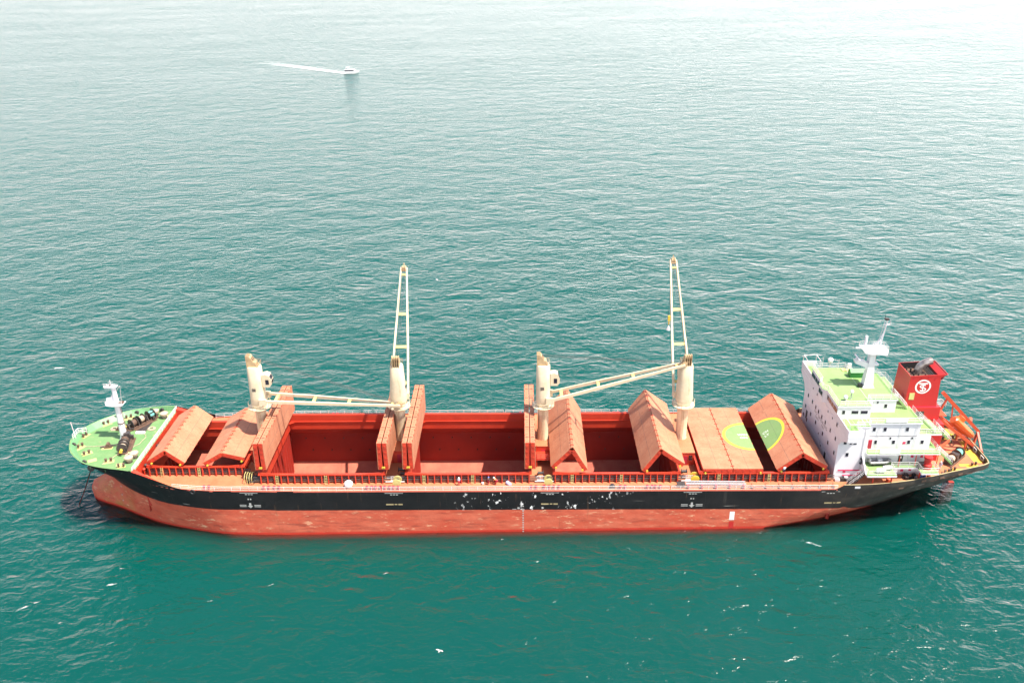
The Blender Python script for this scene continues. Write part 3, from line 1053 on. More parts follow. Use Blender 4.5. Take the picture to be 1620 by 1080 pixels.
    for s in (-0.3, 0.0, 0.3):
        b.lathe((tp.x, tp.y + s, tp.z), [(0.2, -0.08), (0.55, -0.08), (0.55, 0.08), (0.2, 0.08)], 14, 'y')
    b.beam(at(L - .2, 0, .2), at(L + 0.9, 0, 0.3), 0.14, 0.2)
    b.beam(at(L - .6, -.6), at(L - .6, .6), 0.3, 0.5, up=(-se, 0, ce))
    b.build('tip_sheave', 'creamdirty', jb)
    b = MB()                                    # luffing and hoist wires
    for s in (-0.5, -0.2, 0.2, 0.5):
        b.tube((-0.6, s, 30.3), at(L - 0.3, s * 0.7, 0.3), 0.022, 4, cap=False)
    b.build('wire_rope', 'dark', e)
    if elev > 40:                               # cargo hook block hanging clear of the tip
        b = MB()
        hx = at(L + 0.1, 0)
        zb = 30.2 if rz > 1.62 else 33.0
        if rz > 1.62:
            for s in (-0.18, 0.18):
                b.tube((hx.x, hx.y + s, hx.z), (hx.x, hx.y + s, zb + 1.4), 0.03, 4, cap=False)
            b.build('hoist_wire', 'dark', e)
            b = MB()
            b.box(hx.x - 0.2, hx.x + 0.2, hx.y - 0.25, hx.y + 0.25, zb + 0.3, zb + 1.4)
            b.lathe((hx.x, hx.y, zb - 1.4), [(0.1, 1.7), (0.15, 1.0), (0.1, 0.8)], 8)
            hk = b.build('hook_block', 'yellow', e)
            b = MB()
            b.lathe((hx.x, hx.y, zb - 1.9), [(0.08, 1.0), (0.35, 0.5), (0.4, 0.1), (0.15, 0)], 10)
            b.build('hook_weight', 'rail', hk, smooth=True)
    # access ladder on the pedestal
    b = MB()
    lx, ly = (0.0, -1.16)
    if rz > 1:
        lx, ly = (-1.16, 0.25)
    for dd in (-0.22, 0.22):
        p = (lx + (dd if rz < 1 else 0), ly + (dd if rz > 1 else 0))
        b.tube((p[0], p[1], 12.2), (p[0], p[1], 19.6), 0.035, 4)
    for k in range(22):
        z = 12.4 + k * 0.33
        b.tube((lx - (0.22 if rz < 1 else 0), ly - (0.22 if rz > 1 else 0), z), (lx + (0.22 if rz < 1 else 0), ly + (0.22 if rz > 1 else 0), z), 0.025, 4)
    b.build('ladder', 'creamdirty', e)
    return e

crane(-51.3, 0.0, -1.6, 'foremost cream crane, jib lowered level towards the stern', -3.6)
crane(-24.0, R(90), 48.5, 'second cream crane from the bow, jib raised over the far side', 0.0)
crane(4.05, 0.0, 16.2, 'third cream crane from the bow, jib sloping up to the aftmost crane', -2.2)
crane(31.3, R(94), 57.5, 'aftmost cream crane, jib raised over the far side with hanging hook', 0.0)

# houses and clutter between the hatches, under the cranes
def crane_house(x, hy, wx, label, frame_only=False):
    b = MB()
    b.mi = 0
    b.box(x - wx, x + wx, -hy, hy, DK, 12.15)
    b.mi = 1
    b.box(x - wx - 0.08, x + wx + 0.08, -hy - 0.08, hy + 0.08, 12.152, 12.24)
    o = b.build('crane_house', ['red', 'deck'], ship)
    o['label'] = label
    d = MB()
    d.box(x - 0.4, x + 0.4, -hy - 0.06, -hy - 0.002, DK + 0.2, DK + 2.0)
    d.build('door', 'doorred', o)
    return o
crane_house(-51.3, 4.2, 1.7, 'low red machinery house under the foremost crane')
crane_house(-24.0, 4.6, 1.9, 'low red machinery house under the second crane')
ch3 = crane_house(4.05, 3.2, 1.8, 'low red machinery house under the third crane')
ch4 = crane_house(31.3, 5.8, 1.75, 'low red machinery house under the aftmost crane')
b = MB()
for x in (2.7, 5.4):
    for y in (-6.2, -3.4):
        b.tube((x, y, DK), (x, y, 12.4), 0.12, 6)
b.box(2.4, 5.7, -6.4, -3.28, 11.0, 11.12)
rail([(2.5, -6.3, 11.12), (5.6, -6.3, 11.12)], 1.1, 3, 1.0, 0.05, b)
b.build('platform', 'red', ch3)
b = MB()
for k in range(4):
    b.box(32.0 + 0.35 * (k % 2), 32.28 + 0.35 * (k % 2), -5.96, -5.882, 10.6 + 0.6 * (k // 2), 11.05 + 0.6 * (k // 2))
b.build('vent_grille', 'black', ch4)

# winches, reels and rope piles on deck between hatches
def deck_reel(x, y, mats=('dark', 'paleyel')):
    e = empty('wire_reel', ship, (x, y, DK))
    b = MB()
    b.lathe((0, 0, 0.75), [(0.3, -0.6), (0.3, 0.6)], 12, 'y')
    b.box(-0.4, 0.4, -0.7, 0.7, 0, 0.15)
    b.build('drum', mats[0], e, smooth=True)
    for s in (-0.62, 0.62):
        b = MB()
        b.lathe((0, s, 0.8), [(0.78, -0.05), (0.82, 0), (0.78, 0.05)], 16, 'y')
        b.build('flange', mats[1], e)
    return e
deck_reel(-23.5, -12.1)
deck_reel(4.8, -12.0)
deck_reel(32.2, -11.2, ('orange', 'yellow'))
# tangle of hoses and rope by the first and second hatch
e = empty('hose_pile', ship, (-51.0, -10.8, DK))
b = MB()
rnd = random.Random(5)
for k in range(9):
    cx, cy2, rr = rnd.uniform(-0.9, 1.0), rnd.uniform(-0.9, 1.0), rnd.uniform(0.5, 0.9)
    pts = [(cx + rr * math.cos(t * 0.7), cy2 + rr * math.sin(t * 0.7), 0.15 + 0.12 * k + 0.1 * rnd.random()) for t in range(10)]
    b.pipe(pts, 0.09, 5)
b.box(-0.9, 0.9, -0.5, 0.6, 0, 0.7)
b.build('hose_coil', 'dark', e)
b = MB()
for k in range(4):
    x = -1.3 + 0.45 * k
    b.pipe([(x, -0.9, 0), (x, -0.95, 1.3), (x + .05, -0.5, 1.9), (x + .1, 0.2, 2.0), (x + .1, 0.9, 1.4)], 0.06, 5)
b.build('hoop', 'paleyel', e)
for x, y in ((-23.2, -8.2), (3.4, -9.6), (30.6, -9.2), (-22.6, -9.6)):
    e = empty('hatch_winch', ship, (x, y, DK))
    b = MB(); b.box(-0.7, 0.7, -0.6, 0.6, 0, 0.5); b.box(-0.3, 0.4, -1.1, -0.62, 0.1, 0.9); b.build('bed', 'deck', e)
    b = MB(); b.lathe((0, 0, 0.85), [(0.5, -0.55), (0.5, -0.48), (0.28, -0.46), (0.28, 0.46), (0.5, 0.48), (0.5, 0.55)], 12, 'x'); b.build('drum', 'dark', e, smooth=True)
for x in (-24.0, 4.1, 31.5):
    b = MB()
    rail([(x - 1.6, -10.9, DK), (x + 1.6, -10.9, DK)], 1.0, 3, 0.8, 0.04, b)
    b.beam((x - 1.8, -11.4, DK + .3), (x + 1.8, -11.4, DK + .3), 0.5, 0.08)
    b.build('pipe_manifold', 'rail', ship)
# bitts and fairleads along the near and far deck edges
BITT = MB()
BITT.mi = 0
BITT.box(-0.75, 0.75, -0.28, 0.28, 0, 0.1)
BITT.mi = 1
for dx in (-0.45, 0.45):
    BITT.lathe((dx, 0, 0.1), [(0.2, 0), (0.2, 0.55), (0.27, 0.58), (0.27, 0.68)], 10)
bm_y = BITT.mesh('bitts', ['paleyel', 'brown'])
bm_r = BITT.mesh('bitts', ['hatch', 'doorred'])
for x in (-59.0, -47.8, -45.8, -28.5, -26.9, -25.2, -23.6, 2.0, 4.4, 6.2, 18.5, 23.5, 25.0):
    place('bitts', bm_r, ship, (x, -hb(x) + 0.75, DK))
for x in (-60, -40, 0, 20, 40):
    place('bitts', bm_r, ship, (x, hb(x) - 0.8, DK))
TYRE = MB()
n = 14
vs = []
for i in range(n):
    t = 2 * math.pi * i / n
    for k in range(6):
        a = 2 * math.pi * k / 6
        rr = 0.38 + 0.15 * math.cos(a)
        vs.append((rr * math.cos(t), 0.15 * math.sin(a), rr * math.sin(t)))
TYRE.add(vs, [(i * 6 + k, i * 6 + (k + 1) % 6, ((i + 1) % n) * 6 + (k + 1) % 6, ((i + 1) % n) * 6 + k) for i in range(n) for k in range(6)])
place('fender_tyre', TYRE.mesh('fender_tyre', 'black', True), ship, (-61.5, -hb(-61.5) - 0.12, 9.3))
b = MB(); b.box(-0.5, 0.5, -0.3, 0.3, 0, 0.6); b.lathe((0, 0, 0.6), [(0.35, 0), (0.3, 0.25)], 8); b.build('deck_box', 'dark', ship, loc=(16.6, -13.4, DK))

# stowed accommodation ladder along the near side
e = empty('accommodation_ladder', ship, (0, 0, 0))
e['label'] = 'long silver gangway ladder stowed flat along the near rail'
b = MB()
for y in (-13.5, -12.75):
    b.beam((30.2, y, 10.35), (41.3, y, 10.2), 0.08, 0.3)
b.build('side_beam', 'lgrey', e)
for k in range(22):
    b = MB() if k == 0 else b
    x = 30.6 + k * 0.48
    b.box(x, x + 0.3, -13.44, -12.81, 10.22 - 0.012 * k / 2, 10.3 - 0.012 * k / 2)
b.build('tread', 'steel', e)
b = MB()
b.box(28.6, 30.1, -13.7, -12.6, 10.0, 10.25); b.box(28.8, 29.9, -13.5, -12.8, 9.5, 9.98); b.build('top_platform', 'dark', e)
b = MB()
for k in range(5):
    x = 30.6 + k * 2.55
    b.box(x - 0.12, x + 0.12, -14.0, -13.55, DK, 10.2)
    b.box(x - 0.12, x + 0.12, -14.0, -12.7, 10.0, 10.1)
b.build('cradle', 'doorred', e)
b = MB()
for y in (-14.1, -13.7, -13.3, -12.9):
    b.tube((42.0, y, 10.2), (57.8, y, 10.2), 0.05, 6)
for k in range(7):
    x = 42.5 + k * 2.5
    b.box(x - .06, x + .06, -14.15, -12.85, DK, 10.1)
o = b.build('cargo_pipe_rack', 'hatch', ship)

# ------------------------------------------------------------------ deckhouse
dh = empty('deckhouse', ship)
dh['label'] = 'white accommodation block with green decks at the stern'
FX = 58.3
def part(name, mats, parent, fn, smooth=False):
    b = MB()
    fn(b)
    return b.build(name, mats, parent, smooth)

def f(b):
    b.box(FX, 63.7, -10.6, 10.6, DK, 20.35)
part('front_block', 'white', dh, f)
def f(b):
    b.box(63.702, 73.5, -9.2, 9.2, 17.8, 20.35)
    b.box(63.702, 75.8, -9.2, 9.2, 14.95, 17.6)
    b.box(63.702, 76.0, -9.25, 9.25, DK, 14.75)
part('main_block', 'white', dh, f)
def f(b):     # engine casing behind
    b.box(73.502, 80.2, -4.6, 4.6, DK, 17.55)
    b.box(73.502, 79.6, -3.2, 3.2, 17.8, 20.4)
part('engine_casing', 'funnel', dh, f)

def deck_plate(name, polys, z, th=0.22):
    b = MB()
    for poly in polys:
        b.mi = 1
        b.prism(poly, 'z', z - th, z - 0.004)
        b.mi = 0
        x = [p[0] for p in poly]; y = [p[1] for p in poly]
        cx, cy2 = sum(x) / len(x), sum(y) / len(y)
        q = [(cx + (p[0] - cx) * 0.992, cy2 + (p[1] - cy2) * 0.992, z) for p in poly]
        b.add(q, [tuple(range(len(q)))])
    return b.build(name, ['hgreen', 'white'], dh)
def rect(x0, x1, y0, y1):
    return [(x0, y0), (x1, y0), (x1, y1), (x0, y1)]
deck_plate('bridge_deck', [rect(FX + 0.03, 61.1, -14.3, 14.3), rect(61.102, 63.75, -10.65, 10.65), rect(63.752, 73.7, -9.4, 9.4)], 20.6)
deck_plate('boat_deck', [rect(73.55, 78.0, -8.7, 8.7)], 17.8)
deck_plate('upper_deck', [rect(63.75, 77.3, -11.0, -9.21), rect(63.75, 77.3, 9.21, 11.0), rect(75.9, 77.3, -9.2, 9.2)], 15.0)
deck_plate('lower_deck', [rect(63.2, 68.6, -14.0, -9.26), rect(68.602, 73.4, -11.2, -9.26), rect(73.402, 76.6, -13.2, -9.26)], 12.2, 0.34)
deck_plate('lower_deck', [rect(63.2, 68.6, 9.26, 13.6), rect(68.602, 76.6, 9.26, 11.2)], 12.2, 0.34)
# supports under the side platforms
def f(b):
    for x, y in ((64.5, -13.6), (68.0, -13.4), (74.0, -11.4), (76.2, -10.9), (64.5, 13.2), (68, 13.2)):
        b.tube((x, y, DK), (x, y, 11.9), 0.14, 6)
    for x in (70, 73, 77.0):
        b.tube((x, -10.8, 12.2), (x, -10.8, 14.8), 0.08, 6)
part('pillar', 'red', dh, f)
def f(b):
    b.prism([(-9.26, 12.21), (-9.26, 14.75), (-10.6, 14.75), (-13.6, 12.21)], 'x', 63.0, 63.2)
part('wind_screen', 'white', dh, f)
# wheelhouse
def f(b):
    b.box(FX - 0.02, 64.4, -7.8, 7.8, 20.602, 23.15)
    b.box(64.402, 70.0, -5.3, 5.3, 20.602, 23.15)
    b.prism([(FX - 0.022, -1.7), (FX - 0.7, -1.1), (FX - 0.7, 1.1), (FX - 0.022, 1.7)], 'z', 20.62, 23.12)
wh = part('wheelhouse', 'white', dh, f)
deck_plate('roof_deck', [rect(FX - 0.12, 64.55, -7.95, 7.95), rect(64.552, 70.2, -5.45, 5.45), [(FX - 0.122, -1.8), (FX - 0.122, 1.8), (FX - 0.85, 1.2), (FX - 0.85, -1.2)]], 23.4, 0.26)
# bridge wings: bulwarks and under-brackets
for s in (-1, 1):
    def f(b):
        b.box(FX - 0.05, FX + 0.07, min(s * 7.9, s * 14.3), max(s * 7.9, s * 14.3), 20.604, 21.85)
        b.box(FX + 0.072, 61.1, min(s * 14.18, s * 14.3), max(s * 14.18, s * 14.3), 20.604, 21.85)
        b.prism([(s * 10.602, 20.37), (s * 14.28, 20.37), (s * 14.28, 19.5), (s * 13.2, 19.0), (s * 11.4, 18.0), (s * 10.602, 16.8)][::s], 'x', FX + 0.01, FX + 0.3)
        b.prism([(s * 10.602, 20.37), (s * 14.28, 20.37), (s * 14.28, 19.5), (s * 13.2, 19.0), (s * 11.4, 18.0), (s * 10.602, 16.8)][::s], 'x', 60.7, 60.95)
        b.box(FX + 0.302, 60.698, min(s * 14.1, s * 14.28), max(s * 14.1, s * 14.28), 19.4, 20.37)
    part('bridge_wing', 'white', dh, f)
    def f(b):
        z = 23.2
        c = [(FX + 0.1, s * 14.2), (61.0, s * 14.2), (61.0, s * 11.2), (FX + 0.1, s * 11.2)]
        for i in range(4):
            b.tube((c[i][0], c[i][1], 20.6), (c[i][0], c[i][1], z), 0.055, 5)
            b.tube((c[i][0], c[i][1], z), (c[(i + 1) % 4][0], c[(i + 1) % 4][1], z), 0.055, 5)
    part('awning_frame', 'rail', dh, f)

# windows
WINM = MB(); WINM.mi = 1; WINM.box(-0.05, 0.035, -0.33, 0.33, -0.45, 0.45); WINM.mi = 0; WINM.box(-0.06, 0.045, -0.26, 0.26, -0.38, 0.38)
WIN = WINM.mesh('window', ['glass', 'lgrey'])
SMALL = MB(); SMALL.mi = 1; SMALL.box(-0.05, 0.035, -0.22, 0.22, -0.27, 0.27); SMALL.mi = 0; SMALL.box(-0.06, 0.045, -0.15, 0.15, -0.2, 0.2)
SWIN = SMALL.mesh('window', ['glass', 'lgrey'])
for y in (5.3, 3.1, 1.3, -0.8, -2.9, -5.9, -8.9, 8.0):
    place('window', WIN, dh, (FX, y, 17.1))
for y in (8.7, 5.3, 2.0, -2.4, -5.7, -9.3):
    place('window', WIN, dh, (FX, y, 14.3))
for y in (9.3, 7.0):
    place('window', WIN, dh, (FX, y, 12.0))
place('window', WIN, dh, (FX, -8.6, 19.9))
for y, z in ((-3.4, 19.8), (-6.0, 19.8), (-0.3, 13.1), (-2.3, 11.5), (3.4, 19.8), (6.0, 19.8)):
    place('window', SWIN, dh, (FX, y, z))
rot = Matrix.Rotation(R(90), 4, 'Z')
def side_win(me, x, y, z, nm='window'):
    return place(nm, me, dh, mat=Matrix.Translation((x, y, z)) @ rot)
side_win(WIN, 59.5, -10.6, 17.3)
side_win(WIN, 60.2, -10.6, 14.7)
LONG = MB(); LONG.mi = 1; LONG.box(-0.05, 0.035, -0.69, 0.69, -0.37, 0.37); LONG.mi = 0; LONG.box(-0.06, 0.045, -0.62, 0.62, -0.3, 0.3)
LWIN = LONG.mesh('window', ['glass', 'lgrey'])
side_win(LWIN, 61.0, -10.6, 17.2)
for x, z in ((65.0, 19.25), (67.0, 19.25), (71.1, 19.25), (65.7, 16.5), (69.0, 16.5), (71.8, 16.5), (74.3, 16.5)):
    side_win(WIN, x, -9.2, z)
    side_win(WIN, x, 9.2, z)
for x, z in ((68.3, 17.35), (72.3, 17.35)):
    side_win(SWIN, x, -9.2, z)
side_win(WIN, 68.1, -5.3, 22.0)
side_win(SWIN, 66.5, -5.3, 22.75)
# wheelhouse windows: front row, bay, sides
FWM = MB(); FWM.mi = 1; FWM.box(-0.05, 0.035, -0.5900000000000001, 0.5900000000000001, -0.52, 0.52); FWM.mi = 0; FWM.box(-0.06, 0.045, -0.52, 0.52, -0.45, 0.45)
FW = FWM.mesh('window', ['glass', 'lgrey'])
for y in (2.5, 3.7, 4.9, 6.1, 7.2):
    for s in (-1, 1):
        place('window', FW, wh, (FX - 0.03, s * y, 22.2))
for y in (-0.55, 0.55):
    place('window', FW, wh, (FX - 0.71, y, 22.2))
for s in (-1, 1):
    for x, me in ((59.4, WIN), (61.5, LWIN), (63.2, LWIN)):
        place('window', me, wh, mat=Matrix.Translation((x, s * 7.8, 22.1)) @ rot)
# doors
def f(b):
    b.box(-0.42, 0.42, -0.05, 0.02, 0.1, 2.0)
DOOR = MB(); f(DOOR)
d1 = place('door', DOOR.mesh('door', 'doorred'), dh, (64.6, -9.23, 15.0)); d1['label'] = 'dark red steel door'
place('door', DOOR.mesh('door', 'dark'), dh, (70.9, -9.28, 12.2))
b = MB(); b.box(70.75, 71.05, -9.36, -9.331, 13.0, 13.5); b.build('notice', 'rail', dh)
place('door', DOOR.mesh('door', 'black'), dh, mat=Matrix.Translation((FX - 0.02, -5.0, DK + 0.3)) @ rot)
place('door', DOOR.mesh('door', 'black'), dh, mat=Matrix.Translation((FX - 0.02, 7.6, DK + 2.4)) @ rot)
# red fire-station signs and lifebuoys on the walls
SG = MB(); SG.box(-0.26, 0.26, -0.04, 0.0, -0.26, 0.26)
SGM = SG.mesh('fire_sign', 'signred')
for x, y, z in ((71.0, -9.21, 16.3), (73.0, -9.26, 13.4), (74.8, -9.26, 13.4), (71.6, -9.26, 10.3), (73.1, -9.26, 10.5), (62.9, -10.61, 10.6), (60.2, -10.61, 11.0)):
    place('fire_sign', SGM, dh, (x, y, z))
b = MB(); b.box(59.0, 63.4, -10.72, -10.602, 11.2, 11.4); b.box(60.0, 63.0, -10.74, -10.602, 10.1, 10.25); b.build('fire_main', 'signred', dh)
b = MB(); b.box(70, 75.9, -9.40, -9.252, 10.95, 11.03); b.box(68.6, 75.9, -9.36, -9.252, 14.0, 14.05); b.build('handrail', 'signred', dh)

def f(b):
    for x, z0, z1 in ((65.9, 15.0, 20.3), (70.0, 15.0, 20.3), (72.9, 15.0, 20.3), (66.4, 12.2, 14.7), (72.2, 9.5, 14.7), (74.2, 9.5, 14.7)):
        b.tube((x, -9.33, z0), (x, -9.33, z1), 0.035, 5)
    b.tube((62.9, -10.68, 9.5), (62.9, -10.68, 20.3), 0.05, 5)
part('wall_pipe', 'lgrey', dh, f)
for z in (12.15, 14.95, 17.75):
    b = MB(); b.box(FX - 0.012, FX - 0.002, -10.55, 10.55, z, z + 0.05); b.build('plate_seam', 'lgrey', dh)
# rails
W_ = lambda pts, nm='railing', h=1.05, par=dh, mt='rail': rail(pts, h, 3, 1.5, 0.034).build(nm, mt, par)
W_([(FX, -7.9, 23.4), (FX, -1.8, 23.4), (FX - 0.7, -1.2, 23.4), (FX - 0.7, 1.2, 23.4), (FX, 1.8, 23.4), (FX, 7.9, 23.4)])
W_([(FX + 0.2, -7.9, 23.4), (64.5, -7.9, 23.4), (64.5, -5.4, 23.4), (70.1, -5.4, 23.4), (70.1, 5.4, 23.4), (64.5, 5.4, 23.4), (64.5, 7.9, 23.4), (FX + 0.2, 7.9, 23.4)])
for s in (-1, 1):
    W_([(61.05, s * 14.2, 20.6), (61.05, s * 10.6, 20.6), (63.7, s * 10.55, 20.6), (63.75, s * 9.3, 20.6), (73.6, s * 9.3, 20.6), (73.6, s * 4.5, 20.6)])
    W_([(73.7, s * 8.6, 17.8), (77.9, s * 8.6, 17.8), (77.9, s * 4.8, 17.8)])
    W_([(63.8, s * 9.4, 15.0), (63.8, s * 10.9, 15.0), (77.2, s * 10.9, 15.0), (77.2, s * 5.0, 15.0)])
W_([(63.3, -9.4, 12.2), (63.3, -13.9, 12.2), (68.5, -13.9, 12.2), (68.5, -11.1, 12.2), (73.45, -11.1, 12.2), (73.45, -13.1, 12.2), (76.5, -13.1, 12.2), (76.5, -9.4, 12.2)])
# solid white dodger sheets lashed on rails
b = MB(); b.box(66.8, 70.8, -9.42, -9.36, 20.75, 21.6); b.build('dodger_sheet', 'rail', dh)
b = MB(); b.box(66.0, 69.8, -11.0, -10.95, 15.1, 15.95); b.build('dodger_sheet', 'rail', dh)

# outside stairs between the decks, aft of the house
def stair(a, c, w, mt='hgreen'):
    e = empty('stair', dh)
    a, c = Vector(a), Vector(c)
    d = c - a
    sdir = Vector((-d.y, d.x, 0)).normalized()
    b = MB()
    for s in (-w / 2, w / 2):
        b.beam(a + sdir * s, c + sdir * s, 0.06, 0.25)
    n = max(3, int(abs(d.z) / 0.25))
    for i in range(1, n):
        p = a + d * (i / n)
        b.beam(p - sdir * w / 2, p + sdir * w / 2, 0.25, 0.04)
    b.build('flight', mt, e)
    b = MB()
    for s in (-w / 2, w / 2):
        for h in (0.5, 0.95):
            b.tube(a + sdir * s + Vector((0, 0, h)), c + sdir * s + Vector((0, 0, h)), 0.03, 4)
        for i in range(5):
            p = a + d * (i / 4) + sdir * s
            b.tube(p, p + Vector((0, 0, 0.95)), 0.03, 4)
    b.build('handrail', 'rail', e)
stair((77.0, -7.9, 17.8), (73.9, -7.2, 20.6), 0.9)
stair((80.2, -9.9, 12.3), (77.2, -9.6, 15.0), 0.9)
stair((72.8, -3.8, 20.6), (70.2, -3.4, 23.4), 0.9)
stair((80.9, -6.4, 15.0), (78.0, -6.2, 17.8), 0.9)
stair((60.3, -12.9, DK), (63.4, -12.6, 12.2), 0.9, 'dark')
# grilles
b = MB(); b.box(75.0, 76.6, -3.24, -3.202, 18.4, 19.6); b.box(76.8, 78.3, -4.66, -4.602, 15.6, 16.9); b.build('vent_grille', 'dark', dh)

# words on the house front
Fm = lambda y, z: frame((FX - 0.004, y, z), (0, -1, 0), (0, 0, 1), (-1, 0, 0))
text_mesh('lettering', 'NO SMOKING', 1.0, 'dark', dh, Fm(-0.3, 16.15), 0.004, 1.32)
text_mesh('lettering', 'SAFETY', 0.62, 'dark', dh, Fm(1.7, 15.35), 0.004, 1.1)
text_mesh('lettering', 'FIRST', 0.62, 'dark', dh, Fm(-1.9, 15.4), 0.004, 1.1)

# roof fittings: domes, box, lamps, radar mast
for nm, (x, y), r, h in (('satellite_dome', (61.7, 8.2), 0.52, 1.0), ('satellite_dome', (61.5, -5.0), 0.34, 1.15), ('satellite_dome', (60.2, -5.7), 0.42, 0.25)):
    e = empty(nm, dh, (x, y, 23.4))
    b = MB(); b.ball((0, 0, h + r), r, 16, 1.1); b.build('radome', 'white', e, True)
    b = MB()
    b.lathe((0, 0, 0), [(0.2, 0), (0.1, 0.05), (0.08, h + 0.05)], 8)
    for t in range(3):
        b.tube((0.4 * math.cos(t * 2.1), 0.4 * math.sin(t * 2.1), 0), (0, 0, h), 0.03, 4)
    b.build('stand', 'grey', e)
b = MB()
b.box(64.2, 67.2, 3.4, 4.9, 23.41, 24.5); b.prism([(3.35, 24.502), (4.95, 24.502), (4.15, 25.1)], 'x', 64.15, 67.25)
o = b.build('flag_locker', 'dgreen', dh); o['label'] = 'dark green pitched locker on the monkey island'
b = MB(); b.box(63.6, 65.4, 6.2, 7.4, 23.41, 23.55); b.build('floor_mat', 'paleyel', dh)
b = MB(); b.box(64.9, 65.6, 7.0, 7.5, 23.41, 24.6); b.build('signal_box', 'rail', dh)
b = MB()
for x, y, h in ((59.6, -7.6, 1.9), (63.5, -7.6, 2.2), (60.3, 9.9, -0.8), (63.1, 7.4, 2.1), (68.9, -5.0, 2.4), (59.9, 7.4, 2.6)):
    b.tube((x, y, 23.4 if h > 0 else 20.6), (x, y, 23.4 + abs(h)), 0.045, 5)
b.build('aerial', 'rail', dh)
b = MB(); b.box(64.4, 65.1, -0.7, 0.0, 23.42, 24.1); b.build('compass_box', 'black', dh)
W_([(64.6, 7.7, 23.4), (66.9, 6.0, 22.0), (70.0, 5.9, 20.8)], 'railing')

rm = empty('radar_mast', ship, (66.2, 0.0, 23.4))
rm['label'] = 'white radar mast on the wheelhouse roof'
b = MB()
secs = [(0, 1.15, 0.95, 0), (0.5, 0.9, 0.8, 0), (4.0, 0.62, 0.6, 0.0), (7.9, 0.48, 0.5, 0.0)]
vs = []
for z, rx, ry, ox in secs:
    for sx, sy in ((-1, -1), (1, -1), (1, 1), (-1, 1)):
        vs.append((ox + sx * rx, sy * ry, z))
b.add(vs, [(k * 4 + i, k * 4 + (i + 1) % 4, k * 4 + 4 + (i + 1) % 4, k * 4 + 4 + i) for k in range(3) for i in range(4)] + [(0, 3, 2, 1), (12, 13, 14, 15)])
b.build('column', 'white', rm)
b = MB()
b.prism([(-2.4, 8.25), (-1.9, 7.55), (-0.6, 7.2), (0.6, 7.2), (2.4, 7.0), (2.5, 8.0), (1.6, 8.25)], 'y', -1.2, 1.2)
b.build('platform', 'white', rm)
b = MB()
b.prism([(-3.2, 5.6), (-3.1, 5.1), (-1.2, 4.3), (-0.45, 3.4), (-0.45, 5.0), (-1.6, 5.6)], 'y', -0.5, 0.5)
b.build('platform', 'white', rm)
b = MB()
b.prism([(0.4, 4.6), (1.3, 4.6), (1.3, 5.0), (0.4, 5.0)], 'y', -0.6, 0.6)
b.build('platform', 'white', rm)
b = MB()
rail([(-2.3, -1.1, 8.2), (0.4, -1.1, 8.2)], 0.8, 2, 0.9, 0.035, b); rail([(-2.3, 1.1, 8.2), (2.2, 1.1, 8.1)], 0.8, 2, 0.9, 0.035, b)
rail([(1.6, -1.1, 8.2), (2.4, -1.1, 8.0), (2.4, 1.1, 8.0)], 0.8, 2, 0.9, 0.035, b)
rail([(-3.1, -0.5, 5.6), (-1.6, -0.5, 5.6)], 0.8, 2, 0.8, 0.035, b)
b.build('railing', 'rail', rm)
b = MB()
b.tube((1.1, 0, 8.2), (1.75, 0, 13.8), 0.16, 8, 0.09)
for s in (-0.5, 0.5):
    b.tube((0.2, s, 8.2), (1.5, 0, 11.5), 0.05, 5)
    b.tube((-0.6, s, 8.2), (1.3, 0, 9.9), 0.05, 5)
b.tube((0.7, 0.3, 8.2), (1.4, 0.3, 13.4), 0.04, 4)
b.beam((1.2, 0, 12.9), (2.4, 0, 12.9), 0.2, 0.08); b.tube((2.3, 0, 12.9), (2.3, 0, 13.9), 0.04, 4)
b.build('topmast', 'white', rm)
b = MB(); b.box(1.2, 1.9, -0.3, 0.3, 13.85, 14.2); b.tube((1.3, 0.2, 14.2), (1.3, 0.2, 14.8), 0.04, 4); b.build('signal_lamp', 'dark', rm)
b = MB(); b.lathe((-1.5, 0.3, 8.2), [(0.3, 0), (0.3, 0.5), (0.26, 0.55), (0.26, 2.1), (0.2, 2.25)], 12); b.build('antenna', 'white', rm, True)
b = MB(); b.box(-3.3, -2.4, -0.15, 0.15, 8.0, 8.3); b.build('radar_scanner', 'white', rm)
b = MB(); b.lathe((-2.7, 0, 5.6), [(0.35, 0), (0.35, 0.4), (0.1, 0.45)], 10); b.beam((-2.7, -1.3, 6.15), (-2.7, 1.3, 6.15), 0.25, 0.2); b.build('radar_scanner', 'white', rm)
b = MB()
for dd in (-0.2, 0.2):
    b.tube((0.75, dd, 0.2), (0.72, dd, 7.2), 0.035, 4)
for k in range(20):
    b.tube((0.75, -0.2, 0.4 + 0.34 * k), (0.75, 0.2, 0.4 + 0.34 * k), 0.025, 4)
b.build('ladder', 'brown', rm)

# ------------------------------------------------------------------ funnel
fn = empty('funnel', ship)
fn['label'] = 'bright red funnel with a white ring emblem'
b = MB()
ux0, ux1, uw = 72.9, 78.6, 2.9
zt0, zt1 = 26.95, 27.35
b.mi = 0
vs = [(ux0 - 0.3, -uw, 20.4), (ux1 + 0.2, -uw, 20.4), (ux1 + 0.2, uw, 20.4), (ux0 - 0.3, uw, 20.4),
      (ux0, -uw, 26.3), (ux1, -uw, 26.6), (ux1, uw, 26.6), (ux0, uw, 26.3),
      (ux0 - 0.05, -uw - 0.05, zt0), (ux1 + 1.2, -uw - 0.05, zt1), (ux1 + 1.2, uw + 0.05, zt1), (ux0 - 0.05, uw + 0.05, zt0)]
fs = [(k * 4 + i, k * 4 + (i + 1) % 4, k * 4 + 4 + (i + 1) % 4, k * 4 + 4 + i) for k in range(2) for i in range(4)]
b.add(vs, fs)
